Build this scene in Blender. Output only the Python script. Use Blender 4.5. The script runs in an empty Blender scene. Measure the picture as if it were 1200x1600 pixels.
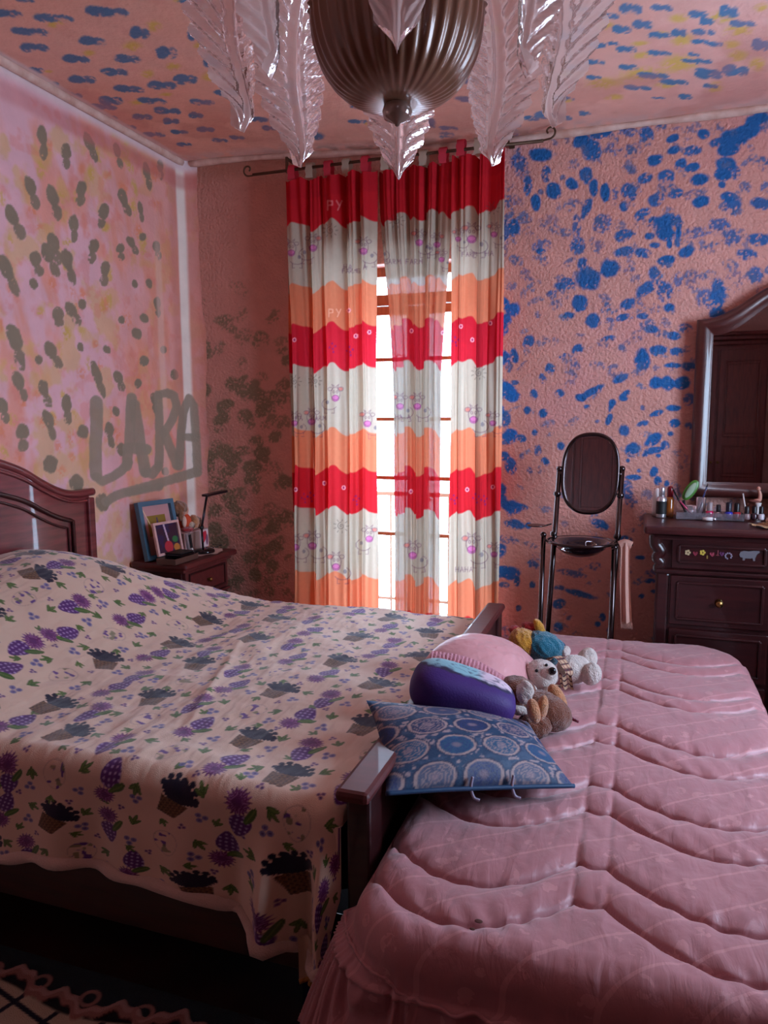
import bpy, bmesh, math, random
import numpy as np
from mathutils import Vector, Matrix
rng = np.random.default_rng(7)
random.seed(7)
PI = math.pi
SC = bpy.context.scene
COL = SC.collection

# ------------------------------------------------------------------ camera, world, light, exposure
FPX = 1150.0
YAW, PITCH, ROLL = math.radians(18.83), math.radians(7.05), math.radians(-.23)
CAM = np.array([2.65, 0.0, 1.56])
_cy, _sy, _cp, _sp = math.cos(YAW), math.sin(YAW), math.cos(PITCH), math.sin(PITCH)
FW = np.array([-_sy*_cp, _cy*_cp, -_sp])
_R0 = np.array([_cy, _sy, 0.0]); _U0 = np.cross(_R0, FW)
RT = math.cos(ROLL)*_R0 + math.sin(ROLL)*_U0
UP = -math.sin(ROLL)*_R0 + math.cos(ROLL)*_U0
cd = bpy.data.cameras.new('camera'); cam = bpy.data.objects.new('camera', cd); COL.objects.link(cam)
cd.sensor_fit = 'VERTICAL'; cd.sensor_height = 32.0; cd.lens = FPX/1600*32.0; cd.clip_start = .05
m = Matrix(((RT[0], UP[0], -FW[0], CAM[0]), (RT[1], UP[1], -FW[1], CAM[1]), (RT[2], UP[2], -FW[2], CAM[2]), (0, 0, 0, 1)))
cam.matrix_world = m
SC.camera = cam

def at(x, y, X=None, Y=None, Z=None):
    """a place seen in the photograph, measured on a plane of the room"""
    d = RT*(x-600)+UP*(800-y)+FW*FPX
    if X is not None: t = (X-CAM[0])/d[0]
    elif Y is not None: t = (Y-CAM[1])/d[1]
    else: t = (Z-CAM[2])/d[2]
    return CAM+d*t
def proj(V):
    v = V-CAM; w = v@FW
    w = np.where(w < .05, .05, w)
    return 600+FPX*(v@RT)/w, 800-FPX*(v@UP)/w

SC.view_settings.view_transform = 'Standard'; SC.view_settings.look = 'None'
SC.view_settings.gamma = 1.0; SC.view_settings.use_curve_mapping = False
SC.view_settings.exposure = 1.45
w = bpy.data.worlds.new('daylight'); SC.world = w; w.use_nodes = True
nt = w.node_tree; bg = nt.nodes['Background']
bg.inputs[0].default_value = (.60, .77, 1.0, 1); bg.inputs[1].default_value = 9.0

def area(name, loc, rot, sx, sy, power, color, portal=False, spread=PI):
    l = bpy.data.lights.new(name, 'AREA'); l.shape = 'RECTANGLE'; l.size = sx; l.size_y = sy
    l.energy = power; l.color = color; l.spread = spread
    if portal: l.cycles.is_portal = True
    o = bpy.data.objects.new(name, l); COL.objects.link(o); o.location = loc; o.rotation_euler = rot
    return o
DX0, DX1, DZ = 0.96, 1.90, 2.44          # balcony door opening
WX = 4.25                                # right wall
WY0, WY1, WZ0, WZ1 = 1.75, 3.0, 1.05, 2.4  # window in the right wall
YB = 4.05                                # back wall
YF = -1.35                               # wall behind the photographer
area('door_daylight', ((DX0+DX1)/2, YB+.42, DZ/2), (-PI/2, 0, 0), DX1-DX0, DZ, 100, (1, 1, 1), portal=True)
area('window_daylight', (WX+.34, (WY0+WY1)/2, (WZ0+WZ1)/2), (0, PI/2, 0), WZ1-WZ0, WY1-WY0, 100, (1, 1, 1), portal=True)

# ------------------------------------------------------------------ helpers
def lin(c):
    r = []
    for v in c:
        v = v/255.0
        r.append(v/12.92 if v <= .04045 else ((v+.055)/1.055)**2.4)
    return tuple(r)
def A(c): return np.array(lin(c))

def mat(name, color=None, rough=.6, metal=0.0, spec=.5, vcol=False, noise=0.0, nscale=20, bump=0.0, bscale=60,
        bdist=.01, grain=None, coat=0.0, sheen=0.0, trans=0.0, stretch=None, detail=3):
    M = bpy.data.materials.new(name); M.use_nodes = True
    t = M.node_tree; b = t.nodes['Principled BSDF']
    b.inputs['Roughness'].default_value = rough; b.inputs['Metallic'].default_value = metal
    b.inputs['Specular IOR Level'].default_value = spec
    b.inputs['Coat Weight'].default_value = coat; b.inputs['Sheen Weight'].default_value = sheen
    b.inputs['Transmission Weight'].default_value = trans
    tc = t.nodes.new('ShaderNodeTexCoord'); mp = t.nodes.new('ShaderNodeMapping')
    t.links.new(tc.outputs['Object'], mp.inputs[0])
    if stretch: mp.inputs['Scale'].default_value = stretch
    if vcol:
        a = t.nodes.new('ShaderNodeAttribute'); a.attribute_name = 'Col'; src = a.outputs['Color']
    else:
        r = t.nodes.new('ShaderNodeRGB'); r.outputs[0].default_value = (*lin(color), 1); src = r.outputs[0]
    if noise or grain:
        n = t.nodes.new('ShaderNodeTexNoise'); n.inputs['Scale'].default_value = nscale; n.inputs['Detail'].default_value = 5
        t.links.new(mp.outputs[0], n.inputs['Vector'])
        rr = t.nodes.new('ShaderNodeMapRange'); t.links.new(n.outputs[0], rr.inputs[0])
        rr.inputs['From Min'].default_value = .3; rr.inputs['From Max'].default_value = .7
        mx = t.nodes.new('ShaderNodeMix'); mx.data_type = 'RGBA'
        if grain:
            t.links.new(rr.outputs[0], mx.inputs[0])
            t.links.new(src, mx.inputs[6]); mx.inputs[7].default_value = (*lin(grain), 1)
        else:
            rr.inputs['To Min'].default_value = 1-noise; rr.inputs['To Max'].default_value = 1+noise
            mx.blend_type = 'MULTIPLY'; mx.inputs[0].default_value = 1
            t.links.new(src, mx.inputs[6]); t.links.new(rr.outputs[0], mx.inputs[7])
        src = mx.outputs[2]
    t.links.new(src, b.inputs['Base Color'])
    if bump:
        n2 = t.nodes.new('ShaderNodeTexNoise'); n2.inputs['Scale'].default_value = bscale; n2.inputs['Detail'].default_value = detail
        t.links.new(mp.outputs[0], n2.inputs['Vector'])
        bp = t.nodes.new('ShaderNodeBump'); bp.inputs['Strength'].default_value = bump; bp.inputs['Distance'].default_value = bdist
        t.links.new(n2.outputs[0], bp.inputs['Height']); t.links.new(bp.outputs[0], b.inputs['Normal'])
    return M

OFF = {}
def finish(name, me, M, parent=None, origin=None):
    o = bpy.data.objects.new(name, me); COL.objects.link(o)
    if M is not None and len(me.materials) == 0: me.materials.append(M)
    n = len(me.vertices); co = np.empty(n*3, np.float32); me.vertices.foreach_get('co', co); co = co.reshape(-1, 3)
    if parent is not None:
        off = OFF[parent.name]; o.parent = parent; co -= np.array(off, np.float32)
    else:
        if origin is None: origin = (float((co[:, 0].min()+co[:, 0].max())/2), float((co[:, 1].min()+co[:, 1].max())/2), float(co[:, 2].min()))
        co -= np.array(origin, np.float32); o.location = origin; off = origin
    OFF[o.name] = tuple(off)
    me.vertices.foreach_set('co', co.ravel()); me.update()
    return o
def mesh_np(name, V, Fq, M, parent=None, col=None, smooth=True, origin=None):
    me = bpy.data.meshes.new(name)
    V = np.asarray(V, np.float32); Fq = np.asarray(Fq, np.int32)
    me.vertices.add(len(V)); me.vertices.foreach_set('co', V.ravel())
    k = Fq.shape[1]
    me.loops.add(Fq.size); me.loops.foreach_set('vertex_index', Fq.ravel())
    me.polygons.add(len(Fq)); me.polygons.foreach_set('loop_start', np.arange(0, Fq.size, k, dtype=np.int32))
    me.polygons.foreach_set('loop_total', np.full(len(Fq), k, np.int32))
    me.polygons.foreach_set('use_smooth', np.full(len(Fq), smooth))
    me.update(calc_edges=True); me.validate()
    if col is not None:
        at_ = me.color_attributes.new('Col', 'FLOAT_COLOR', 'POINT')
        c = np.ones((len(V), 4), np.float32); c[:, :3] = np.clip(col, 0, 1); at_.data.foreach_set('color', c.ravel())
    return finish(name, me, M, parent, origin)
def gfaces(nu, nv, closeu=False):
    i = np.arange(nu if closeu else nu-1)[:, None]; j = np.arange(nv-1)[None, :]
    i2 = (i+1) % nu
    f = np.stack([i*nv+j, i2*nv+j, i2*nv+j+1, i*nv+j+1], -1)
    return f.reshape(-1, 4)
def thing(name, label, cat, loc, group=None):
    o = bpy.data.objects.new(name, None); COL.objects.link(o); o.location = [float(v) for v in loc]
    o.empty_display_size = .05
    OFF[o.name] = tuple(float(v) for v in loc); tag(o, label, cat, group); return o
def tag(o, label=None, cat=None, group=None, kind=None):
    if label: o['label'] = label
    if cat: o['category'] = cat
    if group: o['group'] = group
    if kind: o['kind'] = kind
    return o
def from_bm(name, bm, M, parent=None, smooth=False, origin=None):
    me = bpy.data.meshes.new(name); bm.normal_update(); bm.to_mesh(me); bm.free()
    if smooth:
        me.polygons.foreach_set('use_smooth', np.full(len(me.polygons), True)); me.update()
    return finish(name, me, M, parent, origin)
def bm_box(bm, c, s, bev=0.0, rot=None, seg=2):
    r = bmesh.ops.create_cube(bm, size=1); vs = r['verts']
    bmesh.ops.scale(bm, vec=s, verts=vs)
    if bev:
        es = list({e for v in vs for e in v.link_edges})
        r2 = bmesh.ops.bevel(bm, geom=es, offset=bev, segments=seg, profile=.5, affect='EDGES')
        vs = list({v for f in r2['faces'] for v in f.verts} | {v for v in vs if v.is_valid})
    if rot is not None: bmesh.ops.rotate(bm, matrix=rot, verts=vs, cent=(0, 0, 0))
    bmesh.ops.translate(bm, vec=Vector([float(q) for q in c]), verts=vs)
    return vs
def box(name, c, s, M, parent=None, bev=.003, rot=None, smooth=False):
    bm = bmesh.new(); bm_box(bm, c, s, bev, rot); return from_bm(name, bm, M, parent, smooth)
def boxes(name, lst, M, parent=None, bev=.003):
    bm = bmesh.new()
    for c, s in lst: bm_box(bm, c, s, bev)
    return from_bm(name, bm, M, parent)
def R3(rx=0, ry=0, rz=0):
    return (Matrix.Rotation(rz, 3, 'Z') @ Matrix.Rotation(ry, 3, 'Y') @ Matrix.Rotation(rx, 3, 'X'))
def lathe(name, prof, c, M, parent=None, n=32, rot=None, ribs=None, sq=1.0):
    prof = np.array(prof, float); k = len(prof)
    th = np.linspace(0, 2*PI, n, endpoint=False)
    r = prof[:, 0][None, :]*np.ones((n, 1))
    if ribs: r = r*(1+ribs[1]*np.cos(ribs[0]*th)[:, None])
    V = np.stack([r*np.cos(th)[:, None], r*np.sin(th)[:, None]*sq, np.broadcast_to(prof[:, 1][None, :], r.shape)], -1).reshape(-1, 3)
    if rot is not None: V = V@np.array(rot).T
    return mesh_np(name, V+np.array(c, float), gfaces(n, k, True), M, parent)
def tube_v(pts, rad, n=10, closed=False):
    pts = np.array(pts, float); k = len(pts)
    rad = np.broadcast_to(np.array(rad, float), (k,))
    if closed: T = np.roll(pts, -1, 0)-np.roll(pts, 1, 0)
    else: T = np.gradient(pts, axis=0)
    T /= np.linalg.norm(T, axis=1)[:, None]+1e-12
    a = np.array([0, 0, 1.]) if abs(T[0][2]) < .9 else np.array([1., 0, 0])
    N = np.cross(T[0], a); N /= np.linalg.norm(N); V = []
    for i in range(k):
        N = N-T[i]*(N@T[i]); N /= np.linalg.norm(N)+1e-12; B = np.cross(T[i], N)
        th = np.linspace(0, 2*PI, n, endpoint=False)
        V.append(pts[i]+rad[i]*(np.cos(th)[:, None]*N+np.sin(th)[:, None]*B))
    return np.array(V)
def tube(name, pts, rad, M, parent=None, n=10, closed=False):
    V = tube_v(pts, rad, n, closed); k = len(V)
    ii = np.arange(k if closed else k-1)[:, None]; jj = np.arange(n)[None, :]
    f = np.stack([ii*n+jj, ii*n+(jj+1) % n, ((ii+1) % k)*n+(jj+1) % n, ((ii+1) % k)*n+jj], -1).reshape(-1, 4)
    Vv = V.reshape(-1, 3)
    if not closed:      # caps as collapsed rings
        Vv = np.concatenate([Vv, np.repeat(V[0].mean(0)[None], n, 0), np.repeat(V[-1].mean(0)[None], n, 0)])
        j = np.arange(n); b = k*n
        f = np.concatenate([f, np.stack([b+j, b+(j+1) % n, (j+1) % n, j], -1), np.stack([(k-1)*n+j, (k-1)*n+(j+1) % n, b+n+(j+1) % n, b+n+j], -1)])
    return mesh_np(name, Vv, f, M, parent)
def bez(p, n=24):
    """Catmull-Rom through the points"""
    p = np.array(p, float); P = np.vstack([2*p[0]-p[1], p, 2*p[-1]-p[-2]]); out = []
    for i in range(len(p)-1):
        a, b, c, d = P[i:i+4]
        for t in np.linspace(0, 1, n, endpoint=False):
            out.append(.5*((2*b)+(-a+c)*t+(2*a-5*b+4*c-d)*t*t+(-a+3*b-3*c+d)*t**3))
    out.append(p[-1]); return np.array(out)
_tab = {}
def vn(x, y, sc, seed=0):
    """smooth value noise 0..1"""
    if seed not in _tab: _tab[seed] = np.random.default_rng(seed+100).random((256, 256))
    T = _tab[seed]; x = np.asarray(x)*sc+1000; y = np.asarray(y)*sc+1000
    xi = np.floor(x).astype(int); yi = np.floor(y).astype(int); fx = x-xi; fy = y-yi
    fx = fx*fx*(3-2*fx); fy = fy*fy*(3-2*fy)
    g = lambda a, b: T[a % 256, b % 256]
    return (g(xi, yi)*(1-fx)+g(xi+1, yi)*fx)*(1-fy)+(g(xi, yi+1)*(1-fx)+g(xi+1, yi+1)*fx)*fy
def fbm(x, y, sc, seed=0, o=4):
    s = 0; a = .5; t = 0
    for i in range(o): s = s+a*vn(x, y, sc*2**i, seed+i); t += a; a *= .5
    return s/t
def ss(a, b, x):
    t = np.clip((x-a)/(b-a), 0, 1); return t*t*(3-2*t)
def blend(c, mask, color):
    c += (np.asarray(color)-c)*np.clip(mask, 0, 1)[:, None]
def ellipsoid(name, c, r, M, parent=None, rot=None, fuzz=0.0, n=32, p=1.0, fs=90, colf=None):
    th = np.linspace(0, 2*PI, n*2, endpoint=False)[:, None]; ph = np.linspace(-PI/2, PI/2, n)[None, :]
    sp = lambda v: np.sign(v)*np.abs(v)**p
    x = sp(np.cos(ph))*sp(np.cos(th)); y = sp(np.cos(ph))*sp(np.sin(th)); z = sp(np.sin(ph))*np.ones_like(th)
    U = np.stack([x, y, z], -1).reshape(-1, 3)
    V = U*np.array(r)
    if fuzz:
        q = vn(V[:, 0]+V[:, 2]*.7, V[:, 1]-V[:, 2]*.5, fs, 3)+vn(V[:, 2]+V[:, 0]*.6, V[:, 1]+V[:, 0]*.4, fs, 4)-1
        V = V+U*(q*fuzz)[:, None]
    col = colf(U) if colf else None
    if rot is not None: V = V@np.array(rot).T
    return mesh_np(name, V+np.array(c, float), gfaces(n*2, n, True), M, parent, col=col)
def seg_dist(px, py, pts):
    d = np.full(px.shape, 1e9)
    for (x0, y0), (x1, y1) in zip(pts[:-1], pts[1:]):
        dx, dy = x1-x0, y1-y0; L = dx*dx+dy*dy+1e-12
        t = np.clip(((px-x0)*dx+(py-y0)*dy)/L, 0, 1)
        d = np.minimum(d, np.hypot(px-x0-t*dx, py-y0-t*dy))
    return d

# ------------------------------------------------------------------ materials
wood_d = mat('mahogany_dark', (58, 16, 16), .34, coat=.3, noise=.25, nscale=6, stretch=(1, 1, 9), bump=.05, bscale=40, grain=(38, 9, 11))
wood_h = mat('mahogany_headboard', (134, 60, 60), .28, coat=.4, grain=(88, 32, 36), nscale=5, stretch=(1, 1, 8))
wood_m = mat('mahogany_mid', (98, 38, 36), .46, coat=.08, grain=(78, 26, 26), nscale=6, stretch=(1, 6, 6))
wood_t = mat('mahogany_top', (76, 26, 26), .36, coat=.15, grain=(56, 18, 18), nscale=6, stretch=(1, 6, 6))
wood_w = mat('wardrobe_wood', (112, 50, 44), .35, grain=(80, 32, 30), nscale=7, stretch=(6, 1, 1))
door_w = mat('door_wood', (176, 98, 52), .45, grain=(140, 70, 36), nscale=8, stretch=(8, 8, 1))
steel = mat('dark_chrome', (84, 74, 74), .2, metal=1.0)
iron = mat('wrought_iron', (92, 66, 48), .5, metal=.6, bump=.2, bscale=90)
brass = mat('brass', (150, 118, 70), .3, metal=1.0)
black = mat('black_gloss', (14, 12, 16), .12)
blackm = mat('black_matte', (20, 18, 20), .6)
white = mat('white_paint', (225, 215, 212), .5)
silver = mat('silver', (205, 200, 205), .3, metal=.8)

# ------------------------------------------------------------------ painted walls
def stamp(c, px, py, cx, cy, a, b, ang, inten, color, tex, dry=.5, edge=.25):
    """one dab of paint: ellipse, worn through by the plaster's grain; ang in degrees, anticlockwise"""
    R = max(a, b)*1.5
    k = np.nonzero((np.abs(px-cx) < R) & (np.abs(py-cy) < R))[0]
    if len(k) == 0: return
    t = math.radians(ang); dx = px[k]-cx; dy = -(py[k]-cy)
    u = (dx*math.cos(t)+dy*math.sin(t))/a; v = (-dx*math.sin(t)+dy*math.cos(t))/b
    n0 = (tex[0][k]-.5)*2.0; r = np.hypot(u, v)+.30*n0
    mk = 1-ss(1-edge, 1+edge*.3, r)
    g = (tex[1][k]-.5)*2.4+.5; thr = 1.02-.92*min(inten, 1)-.22*v-.25*(1-r)+(dry-.5)
    worn = ss(-.16, .16, g-thr)
    mk = mk*(worn*.86+.14*inten)*min(1, inten+.35)
    sub = c[k]; sub += (np.asarray(color)-sub)*mk[:, None]; c[k] = sub

BLUE_WALL = [  # centre, half length, half width, angle, strength; measured in an enlarged view of the right part of the back wall
(190,290,60,34,5,1),(90,330,42,44,40,.6),(365,225,38,32,40,1),(410,270,44,55,10,.9),(455,195,55,22,15,.9),(575,190,46,24,-5,.55),(510,270,34,40,50,.5),
(590,280,60,40,20,.35),(660,200,32,36,30,.75),(725,158,36,18,40,.6),(795,178,24,14,0,.45),(778,218,30,18,25,.95),(910,198,28,24,0,.95),(780,270,32,24,25,1),(860,275,46,24,10,.65),
(695,318,34,28,35,1),(865,345,36,24,15,.95),(812,330,32,26,40,.85),(745,390,38,32,20,.8),(650,400,38,26,30,.7),(895,400,42,30,10,1),(210,378,22,38,0,.7),
(125,430,22,46,0,.7),(240,455,36,40,0,.95),(165,500,24,42,0,1),(55,510,52,46,0,.4),(325,420,26,32,40,.95),(385,380,28,44,0,.85),(422,440,20,40,0,.95),(472,460,22,42,0,1),
(515,475,20,42,-10,.5),(580,460,34,44,30,.75),(555,525,22,24,0,.8),(700,490,40,30,40,.7),(640,555,44,24,35,.7),(790,465,34,20,15,.85),(860,470,46,24,20,.45),(900,500,42,26,10,1),
(350,520,40,32,20,.3),(390,530,20,52,-25,.75),(345,615,18,56,0,.6),(70,620,28,42,0,.85),(140,640,40,34,0,.3),(195,600,30,28,0,.4),(240,590,34,44,30,.25),
(460,600,46,48,20,.55),(640,600,44,28,20,.25),(560,650,44,30,15,.75),(670,655,24,16,10,.9),(190,700,46,32,10,.5),(185,722,22,14,0,.9),(350,700,36,46,0,.65),(440,700,34,28,0,.45),
(555,725,46,24,5,.9),(640,730,36,26,0,.7),(695,695,28,15,0,.85),(840,722,42,24,25,.95),(750,762,42,24,10,1),(20,640,38,60,0,.6),(12,720,28,40,0,.35),
(395,845,56,50,-20,.95),(370,780,26,34,0,.7),(495,800,44,46,-40,.95),(580,810,34,22,0,.4),(290,870,46,30,15,.7),(120,830,26,40,30,.45),(235,910,30,14,20,.6),(200,770,30,24,30,.3),
(690,820,26,34,0,.8),(655,890,60,30,35,.75),(575,955,40,26,25,.75),(740,900,38,50,0,.65),(795,855,28,36,0,.5),(860,850,36,54,0,.45),(920,930,44,50,0,.55),(975,920,34,70,0,.85),(975,1005,36,34,0,.8),
(1055,850,46,50,0,.35),(1145,830,40,44,0,.6),(1105,735,48,28,0,.65),(950,710,46,32,0,.3),(880,640,60,28,8,.5),(985,610,50,40,0,.6),(1040,660,40,42,0,.6),(1160,670,60,30,0,.75),
(1170,510,54,30,0,.65),(1040,510,46,50,0,.7),(1020,480,36,26,0,.8),(1190,440,24,30,0,.5),(1180,330,24,36,0,.4),
(1080,200,110,44,22,1.0),(1150,135,60,34,20,1),(1020,270,48,32,10,1),(1015,330,48,34,0,1),(1000,378,36,34,0,1),(980,235,50,22,10,.8),(1050,370,30,40,0,.6),(995,425,18,18,0,.9),
(745,590,50,40,10,1),(745,640,42,36,0,1),(690,590,26,26,0,.7),(800,600,18,44,0,.8),(760,690,12,20,0,1),(795,685,12,22,10,1),(800,640,14,30,0,1),
(360,955,34,38,0,.9),(310,1010,30,18,0,.8),(420,1035,34,34,20,.85),(550,1018,34,18,15,.8),(640,1012,28,16,0,.7),(700,985,34,16,10,.4),(760,975,28,20,0,.95),(490,1030,24,14,0,.5),
(680,1070,32,20,0,.95),(780,1100,32,20,0,.9),(830,1065,34,24,0,.6),(130,1125,24,34,-30,.7),(70,1190,20,36,10,.85),(350,1160,30,22,30,.85),(290,1190,26,14,10,.6),(490,1110,30,14,10,.7),(600,1120,70,16,20,.35),
(640,1205,34,48,0,1),(710,1165,40,24,0,.85),(795,1170,34,22,0,.8),(775,1232,36,12,0,.95),(850,1235,34,22,0,.7),(225,1245,22,26,20,.75),(195,1290,16,26,20,.6),(540,1290,40,20,20,.9),(700,1310,34,30,0,1),(750,1310,34,34,0,1),(815,1310,34,32,0,1),
(410,1350,66,20,28,.85),(365,1375,26,20,0,.8),(270,1355,24,22,0,.75),(155,1360,18,26,10,.75),(560,1360,30,14,30,.85),(505,1400,18,20,20,.8),(70,1308,22,12,0,.6),(15,1340,30,44,0,.55),(850,1385,34,34,0,.6),(780,1420,36,14,0,.9),(505,1275,22,18,0,.4),(320,1310,40,20,30,.3),(340,1230,30,18,-40,.5)]
BLUE_LOW = [  # the same in an enlarged view of the lower right
(125,60,16,22,0,.85),(195,74,20,24,30,.95),(30,100,26,40,0,.7),(98,185,26,20,-20,.85),(20,190,34,30,0,.6),(172,240,16,26,0,.6),(160,160,14,16,0,.7),(205,290,22,18,-30,.8),(100,265,14,18,0,.5),(275,220,20,22,0,.8),(135,335,14,24,20,.5),(180,330,24,22,0,.3),(95,490,38,14,-12,.75),
(75,570,50,24,-10,.8),(130,575,18,20,0,.9),(40,640,50,20,-10,.5),(150,750,36,20,-15,.6),(130,660,60,16,-18,.4),(80,822,14,28,0,.8),(148,840,14,20,0,.7),(20,840,26,16,-10,.6),(28,770,12,16,0,.6),(265,925,30,24,20,.75),(265,1030,24,26,0,.7),(85,945,14,16,0,.6),
(330,790,70,18,-12,.55),(360,880,80,16,-15,.75),(440,1015,14,14,0,.9),(462,985,14,20,0,.8),(270,855,24,14,0,.6),(430,760,30,20,0,.5),(450,570,48,22,-20,.75),(470,580,22,16,0,.9),(290,570,26,18,-30,.3),(560,640,30,22,-10,.8),(630,718,22,12,0,.9),(670,822,26,12,0,.7),(635,890,14,12,10,.8),(690,870,16,10,0,.7),(690,790,40,24,0,.5),(560,780,40,16,-10,.4),
(500,40,12,36,-20,.8),(490,100,14,30,-20,.8),(555,8,22,14,0,.9),(560,150,28,30,0,.7),(640,120,34,14,15,.75),(700,75,34,14,20,.9),(780,55,30,12,0,.9),(785,118,26,20,0,.95),(690,190,44,26,28,1),(595,235,36,36,20,.95),(690,240,50,16,10,.85),(740,215,20,24,0,.7),(765,165,16,14,0,.8),(845,130,22,20,0,.6),(690,335,20,26,0,.95),(708,372,18,24,0,.9),(600,360,40,13,0,.85),(625,330,12,10,0,.6),(748,388,12,16,0,.8),(570,420,30,50,0,.6),(590,470,30,30,-30,.5),(660,440,30,30,0,.35),(780,440,34,40,0,.35),(650,260,14,12,0,.7),(710,262,12,10,0,.9),(575,285,10,10,0,.8),(640,50,12,16,20,.5),(390,45,16,12,0,.8),(330,110,40,16,30,.4),(440,110,14,8,0,.5),(820,300,40,60,0,.25),(800,250,30,20,0,.3),(640,550,30,40,0,.3),(600,600,24,14,0,.4)]
LEFTP = [(66,206,68,240,8),(103,232,104,258,8),(136,216,148,245,7),(182,232,188,256,6),(45,285,56,318,9),(80,300,90,335,9),(128,290,125,315,9),(190,303,200,330,7),(228,262,233,290,6),(250,255,252,275,5),
(16,330,32,365,10),(163,325,158,350,8),(115,345,116,372,8),(218,320,222,342,4),(82,373,90,405,9),(72,390,86,423,9),(54,400,62,425,9),(103,400,113,435,9),(147,380,144,405,8),(188,385,190,402,7),(5,410,22,450,10),(203,375,212,392,6),(223,368,223,380,6),(243,382,248,400,6),(165,415,162,440,8),
(90,488,92,505,9),(108,479,121,502,8),(129,474,129,484,7),(20,520,32,565,11),(76,541,91,568,9),(27,590,36,618,9),(66,602,75,630,8),(104,626,106,655,8),(3,630,9,655,8),(74,650,82,680,8),(36,670,36,698,11),(78,722,78,736,11),(130,672,130,688,10),(148,577,160,612,7),(183,586,190,606,7),(224,496,230,505,7),(170,667,174,692,7),
(272,583,276,598,6),(255,545,256,555,5),(225,562,227,572,7),(212,520,218,526,8),(190,498,190,508,5),(166,545,170,552,6),(216,597,216,608,6),(257,735,262,745,6),(160,783,160,793,11),(120,752,122,760,12),(52,440,56,455,7),(240,620,242,640,5),(125,540,130,555,5),(180,640,184,655,6),(60,560,62,575,6),(232,440,236,455,5),(210,440,214,455,5),(245,470,247,490,5),(190,700,192,712,8)]
CEILB = [(9,21,30,8),(154,17,30,10),(168,18,40,9),(82,28,40,8),(43,49,40,8),(142,64,28,9),(52,74,30,9),(118,92,28,8),(199,92,26,8),(217,52,20,13),(259,82,22,13),(304,54,16,14),(332,97,20,13),(178,112,26,8),(126,124,28,8),(79,131,17,5),(56,110,16,6),(289,124,24,10),(251,132,30,9),(199,139,30,7),(114,149,17,6),(171,157,24,9),(315,159,24,6),(354,145,28,6),(236,157,30,6),(261,173,27,7),(159,167,28,6),(221,182,20,6),(171,184,15,6),(266,189,17,7),(306,180,15,6),(200,199,17,6),(238,210,23,5),(279,206,18,5),(321,202,18,6),(343,219,16,4),(247,232,13,4),(287,226,15,4),(296,2,26,4),(380,168,16,6),(365,123,14,6),(38,1,20,3),
(985,14,22,10),(950,25,22,6),(1033,12,22,7),(1003,38,20,10),(970,46,20,8),(907,47,14,7),(883,57,24,9),(1030,55,24,7),(1060,51,16,9),(1098,50,23,6),(1137,18,19,13),(1103,33,14,8),(1090,22,18,8),(1158,37,26,7),(1188,70,18,12),(1093,65,20,5),(1118,69,15,5),(933,71,18,6),(978,77,20,7),(957,68,12,4),(1030,83,24,5),(1098,96,18,6),(1080,95,20,4),(1083,85,12,4),(897,106,16,5),(927,97,22,5),(980,105,20,6),(1020,118,32,6),(1052,128,30,6),(995,137,28,5),(928,121,15,5),(1105,115,28,11),(1148,110,28,12),(1110,135,16,5),(880,154,22,4),(1027,153,15,2),(857,180,28,8),(830,185,16,5),(880,184,16,5),(913,177,12,5),(905,14,20,6),(1070,151,13,6),(800,195,18,5),(700,200,20,4),(640,150,20,5),(560,60,20,8),(480,180,18,5),(420,200,16,5),(560,190,20,4),(370,215,16,4)]
CEILY = [(85,38,26,9),(206,72,28,14),(139,83,20,9),(326,120,22,12),(270,105,20,10),(311,71,18,10),(232,116,20,10),(240,41,22,14),(340,57,22,9),(281,0,22,6),(259,148,20,5),(214,160,22,7),(221,182,16,6),(75,112,14,4),(907,15,30,8),(943,40,28,10),(1000,68,26,6),(1002,87,32,9),(1066,63,34,18),(1060,100,54,22),(1153,47,42,16),(1143,70,28,12),(890,115,44,9),(946,130,54,14),(1006,116,70,16),(1127,27,40,15),(1033,55,30,10),(1117,137,26,14),(1153,87,30,16),(1183,100,22,18),(1060,29,28,11),(1190,12,20,10),(1040,133,34,8),(960,152,24,8),(888,157,14,6)]

C_OLIVE = A((150, 134, 112)); C_BLUE = A((34, 104, 170))
def grid_patch(u0, u1, v0, v1, step):
    nu = max(2, int(round((u1-u0)/step))+1); nv = max(2, int(round((v1-v0)/step))+1)
    U, V = np.meshgrid(np.linspace(u0, u1, nu), np.linspace(v0, v1, nv), indexing='ij')
    return U.ravel(), V.ravel(), gfaces(nu, nv)
def multi(patches):
    us, vs, fs = [], [], []; b = 0
    for (u, v, f) in patches: us.append(u); vs.append(v); fs.append(f+b); b += len(u)
    return np.concatenate(us), np.concatenate(vs), np.concatenate(fs)
plaster = mat('painted_plaster', vcol=True, rough=.72, bump=.9, bscale=60, bdist=.014, noise=.06, nscale=9, detail=6, spec=.3)

plaster_s = mat('smooth_plaster', vcol=True, rough=.75, bump=.4, bscale=45, bdist=.010, noise=.05, nscale=9, detail=5, spec=.3)
def ceil_z(x, y):
    """an old, uneven ceiling: it sags a little towards the middle of the room"""
    return 3.115-.085*ss(.1, 2.0, x)*ss(2.2, 4.0, y)-.01*ss(0, 1, x)
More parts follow.
